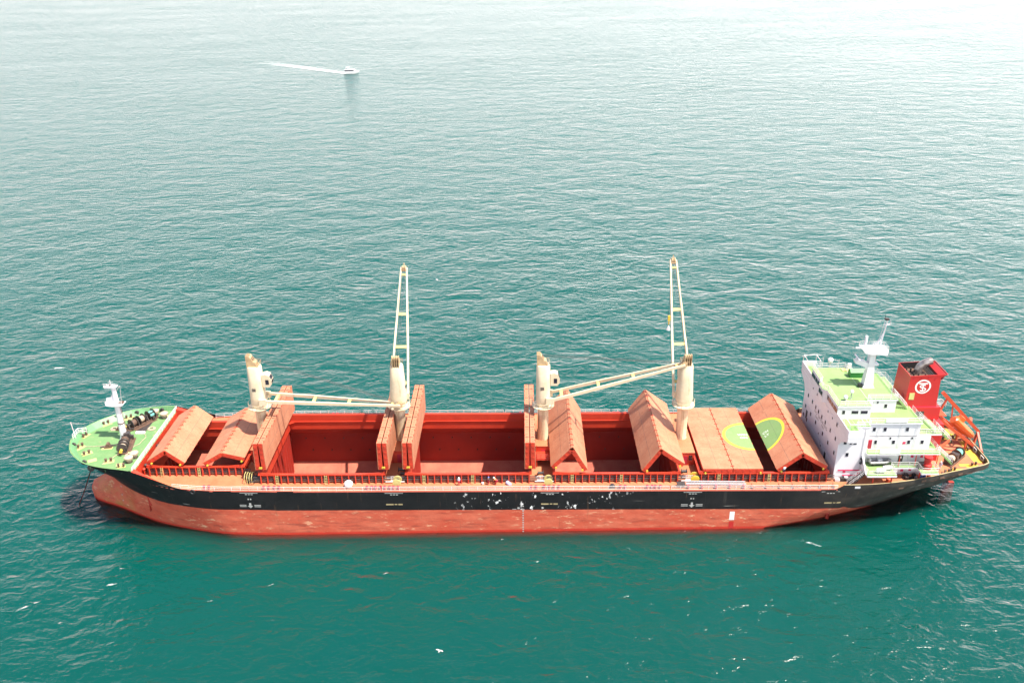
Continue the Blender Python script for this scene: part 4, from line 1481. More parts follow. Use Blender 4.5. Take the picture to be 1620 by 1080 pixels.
iv = [(vs[8][0] + .12, vs[8][1] + .12, zt0), (vs[9][0] - .12, vs[9][1] + .12, zt1), (vs[10][0] - .12, vs[10][1] - .12, zt1), (vs[11][0] + .12, vs[11][1] - .12, zt0)]
b.add(vs[8:12] + iv, [(i, (i + 1) % 4, 4 + (i + 1) % 4, 4 + i) for i in range(4)])
b.mi = 1
lo = [(min(p[0], ux1 - 0.2), max(-uw + .1, min(uw - .1, p[1])), 25.7) for p in iv]
b.add(iv + lo, [(4 + i, 4 + (i + 1) % 4, (i + 1) % 4, i) for i in range(4)])
b.mi = 2
b.add([(p[0], p[1], 25.75) for p in lo], [(0, 1, 2, 3)])
b.build('casing', ['funnel', 'black', 'brown'], fn)
b = MB(); b.box(ux0 - 0.32, ux1 + 0.24, -uw - 0.05, -uw - 0.003, 20.35, 20.5); b.build('seam_strip', 'signred', fn)
for k in range(5):
    b = MB() if k == 0 else b
    x = ux0 + 0.4 + k * 1.35
    b.beam((x, -uw - 0.05, 26.1), (x + 0.35, -uw - 0.08, 26.75), 0.05, 0.08)
b.build('bracket', 'doorred', fn)
b = MB()
pts = [Vector((75.6, 0.6, 25.6)), Vector((75.7, 0.6, 26.6)), Vector((75.95, 0.6, 27.3)), Vector((76.6, 0.6, 27.95)), Vector((77.4, 0.6, 28.3)), Vector((78.0, 0.6, 28.45))]
b.pipe(pts, 0.72, 18)
for p in pts[1:-1]:
    b.ball(p, 0.72, 18)
b.build('exhaust_pipe', 'steel', fn, True)
b = MB()
for x, y, r, h in ((74.6, 1.2, 0.16, 0.9), (74.9, 0.2, 0.2, 1.1), (74.5, -0.6, 0.14, 0.7), (75.2, -1.0, 0.12, 0.8), (76.4, -1.2, 0.15, 0.9), (74.2, 2.0, 0.12, .6)):
    b.tube((x, y, 25.75), (x, y, 25.75 + h), r, 10)
b.build('vent_stub', 'dark', fn, True)
b = MB()
for k in range(6):
    b.beam((77.7 + 0.28 * k, -2.4, 25.9 + 0.12 * k), (77.7 + 0.28 * k, 2.6, 25.9 + 0.12 * k), 0.2, 0.05)
b.build('grating', 'dark', fn)
b = MB(); b.box(73.3, 74.25, -uw - 0.06, -uw - 0.002, 22.0, 23.4); b.build('name_board', 'paleyel', fn)
b = MB(); b.box(73.0 - 0.36, 73.0 - 0.27, -1.9, -1.2, 21.6, 22.5); b.box(73.0 - 0.2, 73.0 - 0.12, 1.6, 2.3, 23.2, 24.5); b.build('access_hatch', 'doorred', fn)
# emblem: ring, T-bar, stem and double curve, built as flat white plates
ex, ez = 75.55, 24.75
def flat(b, strip):
    pass
b = MB()
n = 48
vs = []
for i in range(n):
    t = 2 * math.pi * i / n
    for r in (1.18, 1.48):
        vs.append((ex + r * math.cos(t), -uw - 0.012, ez + r * math.sin(t)))
b.add(vs, [(2 * i, 2 * i + 1, 2 * ((i + 1) % n) + 1, 2 * ((i + 1) % n)) for i in range(n)])
ring = b.build('emblem_ring', 'mark', fn)
b = MB()
yq = -uw - 0.014
b.add([(ex - .82, yq, ez + .52), (ex + .82, yq, ez + .52), (ex + .82, yq, ez + .78), (ex - .82, yq, ez + .78)], [(0, 1, 2, 3)])
b.add([(ex - .11, yq, ez - 1.05), (ex + .11, yq, ez - 1.05), (ex + .11, yq, ez + .518), (ex - .11, yq, ez + .518)], [(0, 1, 2, 3)])
def s_at(t):
    if t < 0.5:
        a = R(35 + 235 * (t / 0.5))
        return ex + 0.52 * math.cos(a), ez + 0.05 + 0.30 * math.sin(a)
    a = R(90 - 235 * ((t - 0.5) / 0.5))
    return ex + 0.56 * math.cos(a), ez - 0.57 + 0.32 * math.sin(a)
ps = [s_at(i / 30) for i in range(31)]
for k in range(30):
    (x0, z0), (x1, z1) = ps[k], ps[k + 1]
    L_ = math.hypot(x1 - x0, z1 - z0) or 1
    nx, nz = -(z1 - z0) / L_ * 0.11, (x1 - x0) / L_ * 0.11
    ex2, ez2 = (x1 - x0) * 0.15, (z1 - z0) * 0.15
    yy = yq - 0.002 - 0.0006 * k
    b.add([(x0 - nx - ex2, yy, z0 - nz - ez2), (x1 - nx + ex2, yy, z1 - nz + ez2), (x1 + nx + ex2, yy, z1 + nz + ez2), (x0 + nx - ex2, yy, z0 + nz - ez2)], [(0, 1, 2, 3)])
b.build('emblem_letters', 'mark', fn)

# ------------------------------------------------------------------ forecastle gear
fm = empty('foremast', ship, (-79.6, 0.6, 12.0))
fm['label'] = 'white foremast on the forecastle'
b = MB()
secs = [(0, 0.95, 0.8), (0.6, 0.72, 0.62), (8.2, 0.52, 0.5), (11.6, 0.38, 0.36)]
vs = []
for z, rx, ry in secs:
    for i in range(8):
        t = 2 * math.pi * (i + .5) / 8
        vs.append((rx * math.cos(t), ry * math.sin(t), z))
b.add(vs, [(k * 8 + i, k * 8 + (i + 1) % 8, k * 8 + 8 + (i + 1) % 8, k * 8 + 8 + i) for k in range(3) for i in range(8)] + [tuple(range(24, 32))])
b.build('column', 'white', fm)
b = MB()
b.prism([(-1.9, 8.6), (-1.8, 7.9), (-0.4, 7.7), (1.4, 7.9), (1.5, 8.05), (-0.3, 8.1), (-1.75, 8.15)], 'y', -0.9, 0.9)
b.prism([(-1.9, 8.15), (-0.35, 8.15), (-0.4, 10.2), (-0.9, 9.4), (-1.8, 9.2)], 'y', -0.15, 0.15)
b.build('platform', 'white', fm)
b = MB()
b.prism([(-1.5, 11.6), (0.7, 11.6), (0.8, 11.9), (-1.7, 11.9)], 'y', -0.5, 0.5)
b.build('platform', 'white', fm)
b = MB(); rail([(-1.8, -0.85, 8.1), (1.4, -0.85, 8.1)], 0.8, 2, 0.8, 0.035, b); rail([(-1.6, -0.45, 11.9), (0.7, -0.45, 11.9)], 0.7, 2, 0.6, 0.035, b)
b.tube((1.0, 0, 8.1), (1.35, 0, 11.8), 0.03, 4); b.tube((0.3, 0, 10.6), (1.3, 0, 11.9), 0.05, 5); b.tube((-0.4, 0, 11.9), (-0.4, 0, 13.2), 0.05, 5); b.beam((-0.9, 0, 12.7), (0.2, 0, 12.7), 0.05, 0.05)
b.build('railing', 'rail', fm)
b = MB(); b.lathe((-0.5, -0.1, 12.0), [(0.22, 0), (0.22, 0.4), (0.1, 0.5)], 8); b.lathe((-1.3, 0.1, 12.0), [(0.15, 0), (0.15, 0.3)], 8); b.build('mast_lamp', 'dark', fm)
b = MB(); b.lathe((0, 0, 3.6), [(0.66, 0), (0.68, 0.1), (0.66, 0.2)], 10); b.box(0.5, 1.4, -0.4, 0.4, 8.12, 8.4); b.build('mast_band', 'brown', fm)
b = MB()
for dd in (-0.2, 0.2):
    b.tube((0.9, dd, 0.1), (0.55, dd, 8.0), 0.035, 4)
for k in range(22):
    b.tube((0.9 - 0.0155 * k, -0.2, 0.3 + 0.34 * k), (0.9 - 0.0155 * k, 0.2, 0.3 + 0.34 * k), 0.025, 4)
b.build('ladder', 'brown', fm)
b = MB(); b.box(-0.12, 0.12, -0.82, -0.7, 0.8, 1.1); b.build('hand_hole', 'black', fm)

def windlass(x, y, ang, label, colors):
    e = empty('windlass', ship, (x, y, 12.0), R(ang))
    e['label'] = label
    b = MB(); b.box(-0.9, 0.9, -3.6, 3.4, 0, 0.3); b.box(0.55, 1.5, -2.6, 2.6, 0, 0.12); b.build('bed_plate', 'brown', e)
    b = MB(); b.tube((0, -3.7, 1.1), (0, 3.5, 1.1), 0.16, 10)
    for yy in (-3.2, -1.05, 1.15, 3.0):
        b.prism([(-0.7, 0.3), (0.7, 0.3), (0.3, 1.4), (-0.3, 1.4)], 'y', yy - 0.12, yy + 0.12)
    b.build('shaft', 'dark', e, True)
    for yy, w, mt in colors:
        b = MB(); b.lathe((0, yy, 1.1), [(0.62, -w), (0.70, -w * .5), (0.68, 0), (0.71, w * .5), (0.62, w)], 18, 'y'); dr = b.build('rope_drum', mt, e, True)
        for s in (-1, 1):
            b = MB(); b.lathe((0, yy + s * (w + 0.08), 1.1), [(1.0, -0.06), (1.05, 0), (1.0, 0.06)], 20, 'y'); b.build('drum_flange', 'dark', e, True)
    b = MB(); b.lathe((0, -3.95, 1.1), [(0.3, 0.35), (0.2, 0), (0.34, -0.3)], 14, 'y'); b.build('warping_head', 'yellow', e, True)
    b = MB(); b.box(-0.5, 0.6, 1.6, 2.7, 0.3, 1.7); b.box(0.6, 1.2, 1.9, 2.4, 0.3, 1.0); b.build('gearbox', 'dark', e)
    b = MB(); b.lathe((-0.1, 0.3, 1.1), [(0.55, -0.3), (0.75, -0.2), (0.5, 0), (0.75, 0.2), (0.55, 0.3)], 12, 'y'); b.build('chain_wheel', 'brown', e)
    return e
windlass(-78.3, -2.0, 12, 'near windlass with thick pale rope drums', [(-2.5, 0.42, 'rope'), (-1.35, 0.35, 'rope')])
windlass(-78.4, 6.6, -32, 'far windlass with brown and green rope drums', [(-1.9, 0.5, 'brown'), (-0.1, 0.5, 'rope'), (2.2, 0.55, 'ropegreen')])
b = MB(); b.box(-1.0, 1.0, -2.6, 2.6, 0, 0.012); b.build('grease_tray', 'dark', ship, loc=(-77.4, 5.6, 12.0))
for x, y, a, l in ((-77.4, -4.6, 12, 1.3), (-81.6, -2.9, 5, 1.7), (-82.0, 8.6, 25, 1.8), (-87.0, -2.8, 60, 1.6), (-84.7, -4.9, 40, 1.6), (-88.0, 1.8, 70, 1.5), (-79.2, -7.9, 20, 1.6), (-82.6, -7.4, 30, 1.3), (-85.6, 6.3, 45, 1.6), (-76.6, -8.9, 15, 1.2), (-74.6, 9.4, 10, 1.2)):
    b = MB(); b.box(-l * .6, l * .6, -0.55, 0.55, 0, 0.012); o = b.build('deck_mark', 'paleyel', ship, loc=(x, y, 12.004)); o.rotation_euler = (0, 0, R(a))
fb = BITT.mesh('bitts', ['paleyel', 'brown'])
for x, y, a in ((-87.0, -2.6, 60), (-79.2, -7.9, 20), (-82.0, 8.8, 30), (-85.7, 6.3, 45), (-87.9, 1.5, 75), (-78.3, 9.8, 15), (-76.0, -9.8, 10), (-84.6, -5.2, 42)):
    o = place('bitts', fb, ship, (x, y, 12.0)); o.rotation_euler = (0, 0, R(a))
# chain stoppers with the chains leading forward
for x, y, a in ((-81.5, -2.6, 10), (-81.9, 4.0, -8)):
    e = empty('chain_stopper', ship, (x, y, 12.0), R(a))
    b = MB(); b.box(-0.7, 0.7, -0.5, 0.5, 0, 0.3); b.prism([(-0.4, 0.3), (0.4, 0.3), (0.2, 0.95), (-0.2, 0.95)], 'y', -0.45, 0.45); b.build('base', 'brown', e)
    b = MB(); b.tube((-1.5, 0, 0.1), (3.2, 0, 0.6), 0.14, 6); b.build('chain', 'dark', e)
# round fairlead rollers and vent cowls
for x, y in ((-74.8, -6.4), (-74.6, 8.9), (-76.9, 10.0), (-75.2, -8.0)):
    e = empty('cowl_vent', ship, (x, y, 12.0))
    b = MB(); b.lathe((0, 0, 0), [(0.5, 0), (0.5, 0.7), (0.8, 0.75), (0.85, 1.15), (0.5, 1.35)], 14); b.build('cowl', 'rope', e, True)
    b = MB(); b.lathe((0, 0, 0.0), [(0.62, 0.0), (0.62, 0.18)], 12); b.build('base_ring', 'dark', e)
for x, y in ((-84.6, 8.6), (-80.9, 10.6), (-76.0, 11.7), (-83.5, -9.0), (-88.4, -2.5), (-88.5, 3.0)):
    b = MB(); b.lathe((0, 0, 0.45), [(0.2, -0.2), (0.45, -0.2), (0.45, 0.2), (0.2, 0.2)], 12, 'y'); o = b.build('fairlead', 'dark', ship, smooth=True, loc=(x, y * 0.97, 12.0))
b = MB(); b.box(-0.9, 0.9, -0.35, 0.35, 0, 0.35); b.build('deck_locker', 'rail', ship, loc=(-77.2, 2.6, 12.0))
# rails inside the bow plating and the jack staff platform
e = empty('jack_staff', ship, (-88.7, 0.0, 12.0))
b = MB(); b.tube((-0.3, 0, 0), (-0.6, 0, 4.2), 0.06, 6); b.build('staff', 'rail', e)
b = MB(); rail([(-0.2, -1.2, 0.9), (-0.2, 1.2, 0.9), (1.3, 1.5, 0.9)], 1.2, 3, 0.8, 0.05, b); b.build('railing', 'rail', e)

rr_ = random.Random(12)
for pts_ in ([(-77.9, -4.6), (-79.0, -6.4), (-79.4, -7.8), (-80.4, -9.2)], [(-79.4, 8.2), (-80.8, 9.0), (-81.9, 8.8)], [(-79.2, -1.4), (-82.6, -2.2), (-85.2, -2.4), (-87.0, -2.6)], [(-77.2, 3.6), (-75.4, 1.2), (-75.8, -1.6), (-76.9, -3.0)]):
    b = MB(); q = []
    for (x0, y0), (x1, y1) in zip(pts_[:-1], pts_[1:]):
        for k in range(4):
            q.append((x0 + (x1 - x0) * k / 4 + rr_.uniform(-.12, .12), y0 + (y1 - y0) * k / 4 + rr_.uniform(-.12, .12), 12.06))
    b.pipe(q, 0.06, 5); b.build('mooring_line', 'rope', ship)
for x, y in ((-76.2, -5.6), (-83.2, 4.4), (-75.6, 4.4)):
    b = MB()
    for k in range(3):
        q = [(x + (0.75 - 0.16 * k) * math.cos(t * 0.523), y + (0.75 - 0.16 * k) * math.sin(t * 0.523), 12.07 + 0.05 * k) for t in range(13)]
        b.pipe(q, 0.08, 5)
    b.build('rope_coil', 'rope', ship)

# anchor chain leading ahead from the hawse
b = MB()
a0, a1 = Vector((-83.7, -6.55, 9.6)), Vector((-90.2, -3.1, -1.6))
nlk = 60
for i in range(nlk):
    p = a0 + (a1 - a0) * (i / nlk); q = a0 + (a1 - a0) * ((i + 1.15) / nlk)
    sag = lambda t: Vector((0, 0, -0.35 * math.sin(math.pi * t)))
    up = Vector((0, 1, 0)) if i % 2 else Vector((1, 0, 0.3))
    b.beam(p + sag(i / nlk), q + sag((i + 1) / nlk), 0.22 if i % 2 else 0.1, 0.1 if i % 2 else 0.22, up=up)
o = b.build('anchor_chain', 'dark', ship); o['label'] = 'taut dark anchor chain running down into the water'
b = MB(); b.lathe((0, 0, 0), [(0.35, -0.3), (0.7, -0.3), (0.7, 0.3), (0.35, 0.3)], 14, 'y'); b.build('hawse_lip', 'dark', ship, loc=(-83.7, -6.35, 9.7))

# ------------------------------------------------------------------ stern gear
w = empty('mooring_winch', ship, (83.6, -4.5, DK), R(42 - 90))
w['label'] = 'aft mooring winch with pale and turquoise rope drums'
b = MB(); b.box(-0.9, 0.9, -2.9, 3.1, 0, 0.25); b.build('bed_plate', 'brown', w)
b = MB(); b.tube((0, -2.9, 1.0), (0, 3.2, 1.0), 0.15, 8)
for yy in (-2.6, -0.6, 0.8, 2.6):
    b.prism([(-0.6, 0.25), (0.6, 0.25), (0.3, 1.3), (-0.3, 1.3)], 'y', yy - 0.12, yy + 0.12)
b.box(-0.7, 0.7, -0.4, 0.6, 0.25, 1.6); b.build('gearbox', 'dark', w)
for yy, mt in ((1.75, 'ropegreen'), (-1.6, 'rope')):
    b = MB(); b.lathe((0, yy, 1.0), [(0.6, -0.7), (0.72, -0.3), (0.7, 0.3), (0.6, 0.7)], 16, 'y'); b.build('rope_drum', mt, w, True)
    for s in (-0.78, 0.78):
        b = MB(); b.lathe((0, yy + s, 1.0), [(0.95, -0.05), (1.0, 0), (0.95, 0.05)], 18, 'y'); b.build('drum_flange', 'brown', w, True)
for x, y, lx, ly in ((86.5, 6.0, 0.9, 1.4), (88.2, 1.5, 0.5, 1.0), (88.1, -3.0, 0.8, 2.4), (86.3, -6.6, 1.2, 0.4), (83.0, -8.0, 1.6, 0.5), (87.4, 4.4, 0.6, 1.0), (81.4, -8.6, 1.0, 0.5), (85.0, -6.2, 1.0, 0.35)):
    b = MB(); b.box(-lx, lx, -ly, ly, 0, 0.01); b.build('deck_mark', 'yellow', ship, loc=(x, y, DK + 0.005))
sb = BITT.mesh('bitts', ['yellow', 'brown'])
for x, y, a in ((86.6, -6.4, 20), (81.8, -8.2, 18), (80.4, -8.9, 18), (86.0, 5.6, 60), (87.9, -0.6, 90), (85.2, 3.4, 30), (78.6, -10.0, 18)):
    o = place('bitts', sb, ship, (x, y, DK)); o.rotation_euler = (0, 0, R(a))
for x, y in ((85.8, 1.8), (87.0, 3.6), (83.4, 6.2), (79.8, -9.7)):
    e = empty('roller_fairlead', ship, (x, y, DK))
    b = MB(); b.box(-0.5, 0.5, -0.3, 0.3, 0, 0.15); b.build('base', 'buff', e)
    b = MB(); b.lathe((0, 0, 0.15), [(0.2, 0), (0.26, 0.1), (0.18, 0.35), (0.28, 0.6)], 10); b.build('roller', 'brown', e, True)
# chocks set into the stern bulwark, seen as pale frames
for y in (-4.5, -1.5, 2.0, 5.0):
    b = MB()
    for dy in (-0.55, 0.55):
        b.box(-0.06, 0.06, dy - 0.1, dy + 0.1, 0.2, 0.85)
    b.box(-0.06, 0.06, -0.65, 0.65, 0.15, 0.25); b.box(-0.06, 0.06, -0.65, 0.65, 0.78, 0.88)
    b.build('chock', 'lgrey', ship, loc=(89.02, y, DK))
# panama leads low on the outside of the near quarter
for x, z in ((61.6, 9.95), (74.6, 9.9), (78.6, 9.7), (82.6, 9.6), (70.2, 9.0), (84.9, 9.4)):
    y = -hb(x, min(z, 9.5)) - 0.02
    dyx = (hb(x + 0.5) - hb(x - 0.5))
    b = MB(); b.box(-0.5, 0.5, -0.05, 0.05, -0.2, 0.2)
    o = b.build('lead_plate', 'brown' if x > 62 else 'lgrey', ship, loc=(x, y, z)); o.rotation_euler = (0, 0, math.atan(-dyx))
# sunken round hatch and rope hauled over the deck
b = MB(); b.lathe((0, 0, 0), [(1.5, 0.0), (1.5, 0.25), (1.35, 0.3)], 24); o = b.build('round_hatch', 'deck', ship, True, (85.2, 0.2, DK)); o.scale = (1.3, .9, 1)
b = MB(); b.pipe([(80.0, -0.6, DK + .1), (83, -1.0, DK + .08), (86.6, -0.6, DK + .4)], 0.07, 5); b.build('mooring_line', 'doorred', ship)
# stores crane (red, folded) on the near platform
sc = empty('stores_crane', ship, (75.0, -11.4, 12.2))
sc['label'] = 'small red stores crane on a side platform'
b = MB(); b.lathe((0, 0, 0), [(0.85, 0), (0.85, 0.9), (0.6, 1.0), (0.6, 1.9), (0.75, 2.0), (0.75, 2.5), (0.3, 2.6)], 16); b.build('pillar', 'funnel', sc, True)
b = MB(); b.beam((-0.2, 0.1, 2.2), (5.6, 4.6, 3.1), 0.45, 0.6, 0.3, 0.4); b.build('jib', 'orange', sc)
b = MB(); b.lathe((-0.9, 0.2, 0.9), [(0.35, -0.4), (0.35, 0.4)], 10, 'x'); b.box(-1.4, -0.7, -0.5, 0.6, 0, 0.7); b.build('motor', 'dark', sc, True)

# free-fall lifeboat ramp over the stern
rp = empty('lifeboat_ramp', ship)
rp['label'] = 'orange free-fall lifeboat ramp leaning over the transom'
def rpt(t, y, up=0.0):
    """point along the ramp, t metres from its upper end"""
    c, s = math.cos(R(38)), math.sin(R(38))
    return Vector((81.6 + t * c + up * s, y, 16.1 - t * s + up * c))
b = MB()
for y in (-0.6, 3.2):
    b.beam(rpt(0, y), rpt(12.2, y), 0.35, 0.55)
b.build('rail_beam', 'orange', rp)
b = MB()
for t in (0.3, 3.0, 6.0, 9.0, 11.9):
    b.beam(rpt(t, -0.5), rpt(t, 3.1), 0.3, 0.3)
b.beam(rpt(3.2, -0.4), rpt(6, 3.0), 0.18, 0.18); b.beam(rpt(6.2, -0.4), rpt(9, 3.0), 0.18, 0.18); b.beam(rpt(9.2, 3.0), rpt(11.8, -.4), 0.18, 0.18)
b.build('cross_beam', 'orange', rp)
b = MB()      # tall side frame with its sloping davit arm
b.beam((83.0, 3.6, 20.0), (91.9, 3.6, 11.0), 0.55, 0.7, 0.5, 0.6)
b.beam((91.9, 3.6, 11.2), rpt(12.2, 3.2), 0.4, 0.5); b.beam((91.6, 3.4, 11.0), rpt(12.0, -.5), 0.35, 0.4)
b.beam((88.0, 3.6, 15.0), rpt(5.5, 3.3), 0.3, 0.3); b.beam((84.2, 3.6, 18.8), rpt(1.5, 3.3), 0.3, 0.3); b.beam((85.5, 3.6, 17.4), rpt(5.4, 3.3), 0.2, 0.2)
b.beam((89.9, 3.7, 13.2), (90.2, 4.6, 13.6), 0.5, 0.5)
b.build('davit_arm', 'orange', rp)
b = MB()
for x, y in ((82.2, -0.6), (82.2, 3.2), (87.5, -0.6), (87.5, 3.2)):
    t = (x - 81.6) / math.cos(R(38)); z = rpt(t, y).z
    b.beam((x, y, DK), (x, y, z - 0.2), 0.3, 0.3)
b.build('support_leg', 'orange', rp)
b = MB(); rail([(79.8, 4.4, 17.0), (83.5, 4.6, 17.0), (84.6, 4.4, 16.2)], 1.0, 3, 1.0, 0.05, b); rail([(80.0, 1.4, 17.6), (82.0, 1.4, 17.6)], 1.0, 3, 0.8, 0.05, b)
b.build('boarding_rail', 'rail', rp)
b = MB(); b.box(79.6, 82.6, -0.4, 4.4, 16.9, 17.0); b.build('boarding_platform', 'orange', rp)

# hull markings on the near side
def hull_mark(name, x, z, boxes, mt='hullmark'):
    """flat plates a few mm proud of the plating; boxes are x0,x1,z0,z1"""
    b = MB()
    for x0, x1, z0, z1 in boxes:
        v = []
        for xx, zz in ((x + x0, z + z0), (x + x1, z + z0), (x + x1, z + z1), (x + x0, z + z1)):
            v.append((xx, -hb(xx, zz) - 0.012, zz))
        b.add(v, [(0, 1, 2, 3)])
    return b.build(name, mt, ship)
for x in (-51.0, 31.4):
    b = MB()
    y = -hb(x, 6.3) - 0.014
    v = [(x, y, 5.75), (x + 0.55, y, 6.3), (x + 0.2, y, 6.3), (x + 0.2, y, 6.9), (x - 0.2, y, 6.9), (x - 0.2, y, 6.3), (x - 0.55, y, 6.3)]
    b.add(v, [tuple(range(7))])
    b.build('push_mark', 'hullmark', ship)
    hull_mark('push_bar', x, 6.2, [(-2.0, -0.75, 0.15, 0.3), (-2.0, -0.75, -0.15, 0), (0.75, 2.0, 0.15, 0.3), (0.75, 2.0, -0.15, 0)])
    hull_mark('frame_number', x, 7.6, [(-0.35, -0.1, 0, 0.3), (0.1, 0.35, 0, 0.3)])
for x in (-51.0, -23.9, 5.0, 31.4, 56.8):
    hull_mark('frame_number', x, 9.0, [(-1.7, 1.7, 0.08, 0.2), (-0.7, -0.3, -0.28, -0.1), (-0.15, 0.2, -0.28, -0.1), (0.35, 0.75, -0.28, -0.1)])
for x in (-23.9, 5.0, 57.5):
    hull_mark('frame_number', x, 6.5, [(-1.6, -0.2, 0, 0.3), (0.0, 0.5, 0.05, 0.28), (0.7, 1.5, 0, 0.3)], 'buff')
dm = [(-0.14, 0.14, k * 0.52, k * 0.52 + 0.26) for k in range(12)]
hull_mark('draft_mark', 0.05, 0.3, dm)
hull_mark('load_line', -0.7, 5.45, [(-1.3, -0.5, 0, 0.12), (-0.3, 0.1, 0.1, 0.5), (0.5, 0.9, 0, 0.3)])
hull_mark('water_board', 39.1, 2.9, [(-0.45, 0.45, 0, 1.9)], 'mark')
hull_mark('water_board', 39.1, 1.0, [(-0.45, 0.45, 0, 1.5)], 'funnel')
hull_mark('bow_lettering', -77.0, 10.9, [(k * 0.75, k * 0.75 + 0.42, -0.05 * k, 0.32 - 0.05 * k) for k in range(7)])
hull_mark('bow_lettering', -75.4, 10.3, [(k * 0.5, k * 0.5 + 0.25, -0.04 * k, 0.16 - 0.04 * k) for k in range(4)])
hull_mark('bulb_mark', -74.0, 8.1, [(-0.6, 0.0, 0, 0.5), (0.15, 0.6, -0.2, 0.3)])
hull_mark('bow_draft_mark', -79.6, 1.2, [(-0.14, 0.14, k * 0.6, k * 0.6 + 0.3) for k in range(6)])
hull_mark('scupper', -70.6, 9.9, [(k * 0.95, k * 0.95 + 0.5, -0.09 * k, 0.15 - 0.09 * k) for k in range(6)], 'railred')

# ------------------------------------------------------------------ loose things aboard (top-level)
def aboard(o, loc, rz=0.0, extra=None):
    o.matrix_world = TRIM @ Matrix.Translation(loc) @ Matrix.Rotation(rz, 4, 'Z') @ (extra or Matrix.Identity(4))
    return o

lb = empty('lifeboat')
tag(lb, 'enclosed orange free-fall lifeboat lying on the ramp at the stern', 'lifeboat')
b = MB()
prof = [(-3.7, 0.15, 0.5, 0.9), (-3.2, 0.75, 0.0, 1.35), (-1.8, 1.2, -0.25, 1.7), (0.2, 1.3, -0.3, 1.85), (1.8, 1.15, -0.2, 2.1), (2.9, 1.05, -0.05, 2.2), (3.4, 0.95, 0.1, 1.7)]
vs, fs, n = [], [], 14
for x, wv, z0, z1 in prof:
    for i in range(n):
        t = 2 * math.pi * i / n
        vs.append((x, wv * math.cos(t) * (1 if math.sin(t) > 0 else 0.9), (z0 + z1) / 2 + (z1 - z0) / 2 * math.sin(t)))
for k in range(len(prof) - 1):
    for i in range(n):
        fs.append((k * n + i, k * n + (i + 1) % n, (k + 1) * n + (i + 1) % n, (k + 1) * n + i))
fs += [tuple(range(n)), tuple(range((len(prof) - 1) * n, len(prof) * n))]
b.add(vs, fs); b.build('hull', 'boat', lb, True)
for s in (-1, 1):
    b = MB(); b.box(-3.0, 3.2, s * 1.29 - .05, s * 1.29 + .05, 0.55, 0.7); b.build('fender_strip', 'orange', lb)
b = MB(); b.box(1.5, 2.6, -0.7, 0.7, 1.75, 2.75); cx = b.build('conning_dome', 'boat', lb)
b = MB(); b.box(1.42, 1.5, -0.5, 0.5, 2.2, 2.6); b.build('window', 'glass', lb)
c0 = rpt(6.2, 1.3, 0.5)
lb.matrix_world = TRIM @ Matrix.Translation(c0) @ Matrix.Rotation(R(38), 4, 'Y') @ Matrix.Rotation(math.pi, 4, 'Z') @ Matrix.Scale(0.88, 4)

def raft(label, loc, rz):
    e = empty('life_raft')
    tag(e, label, 'life raft', 'life raft canisters on the near side platforms')
    b = MB(); b.lathe((0, 0, 0.55), [(0.15, -0.85), (0.36, -0.8), (0.42, -0.3), (0.45, -0.28), (0.45, -0.2), (0.42, -0.18), (0.42, 0.3), (0.36, 0.8), (0.15, 0.85)], 16, 'x'); b.build('canister', 'white', e, True)
    b = MB()
    for x in (-0.5, 0.5):
        b.box(x - 0.06, x + 0.06, -0.5, 0.5, 0, 0.15); b.tube((x, -0.45, 0.1), (x, -0.45, 0.6), 0.04, 4); b.tube((x, 0.45, 0.1), (x, 0.45, 0.6), 0.04, 4)
    b.build('cradle', 'grey', e)
    aboard(e, loc, rz)
raft('white life raft canister near the outer edge of the side platform', (65.9, -12.9, 12.2), 0.15)
raft('white life raft canister behind the other, nearer the house', (67.4, -12.1, 12.2), 0.1)
rb = empty('rescue_boat')
tag(rb, 'grey rescue boat on the lower side platform beside the white house', 'rescue boat')
b = MB()
for s in (-1, 1):
    b.pipe([(-1.9, s * 0.55, 0.7), (0.9, s * 0.6, 0.7), (1.7, s * 0.35, 0.85), (2.1, 0, 0.95)], 0.26, 10)
b.box(-1.8, 1.4, -0.5, 0.5, 0.35, 0.6); b.build('hull', 'grey', rb, True)
b = MB(); b.box(-0.3, 0.5, -0.3, 0.3, 0.6, 1.2); b.box(-1.9, -1.7, -0.3, 0.3, 0.6, 1.35); b.build('console', 'lgrey', rb)
b = MB()
for x in (-1.2, 1.0):
    b.box(x - 0.08, x + 0.08, -0.7, 0.7, 0, 0.4)
b.build('cradle', 'dark', rb)
aboard(rb, (66.6, -10.1, 12.2), 0.05)
lbuoy = MB()
vs = []
n = 16
for i in range(n):
    t = 2 * math.pi * i / n
    for k in range(6):
        a = 2 * math.pi * k / 6
        rr = 0.5 + 0.16 * math.cos(a)
        vs.append((0.16 * math.sin(a), rr * math.cos(t), rr * math.sin(t)))
lbuoy.add(vs, [(i * 6 + k, i * 6 + (k + 1) % 6, ((i + 1) % n) * 6 + (k + 1) % 6, ((i + 1) % n) * 6 + k) for i in range(n) for k in range(6)])
o = lbuoy.build('fender_tyre', 'black', None, True)
tag(o, 'black tyre fender hung on the screen beside the lower side platform', 'tyre')
aboard(o, (62.86, -10.7, 13.35)); 

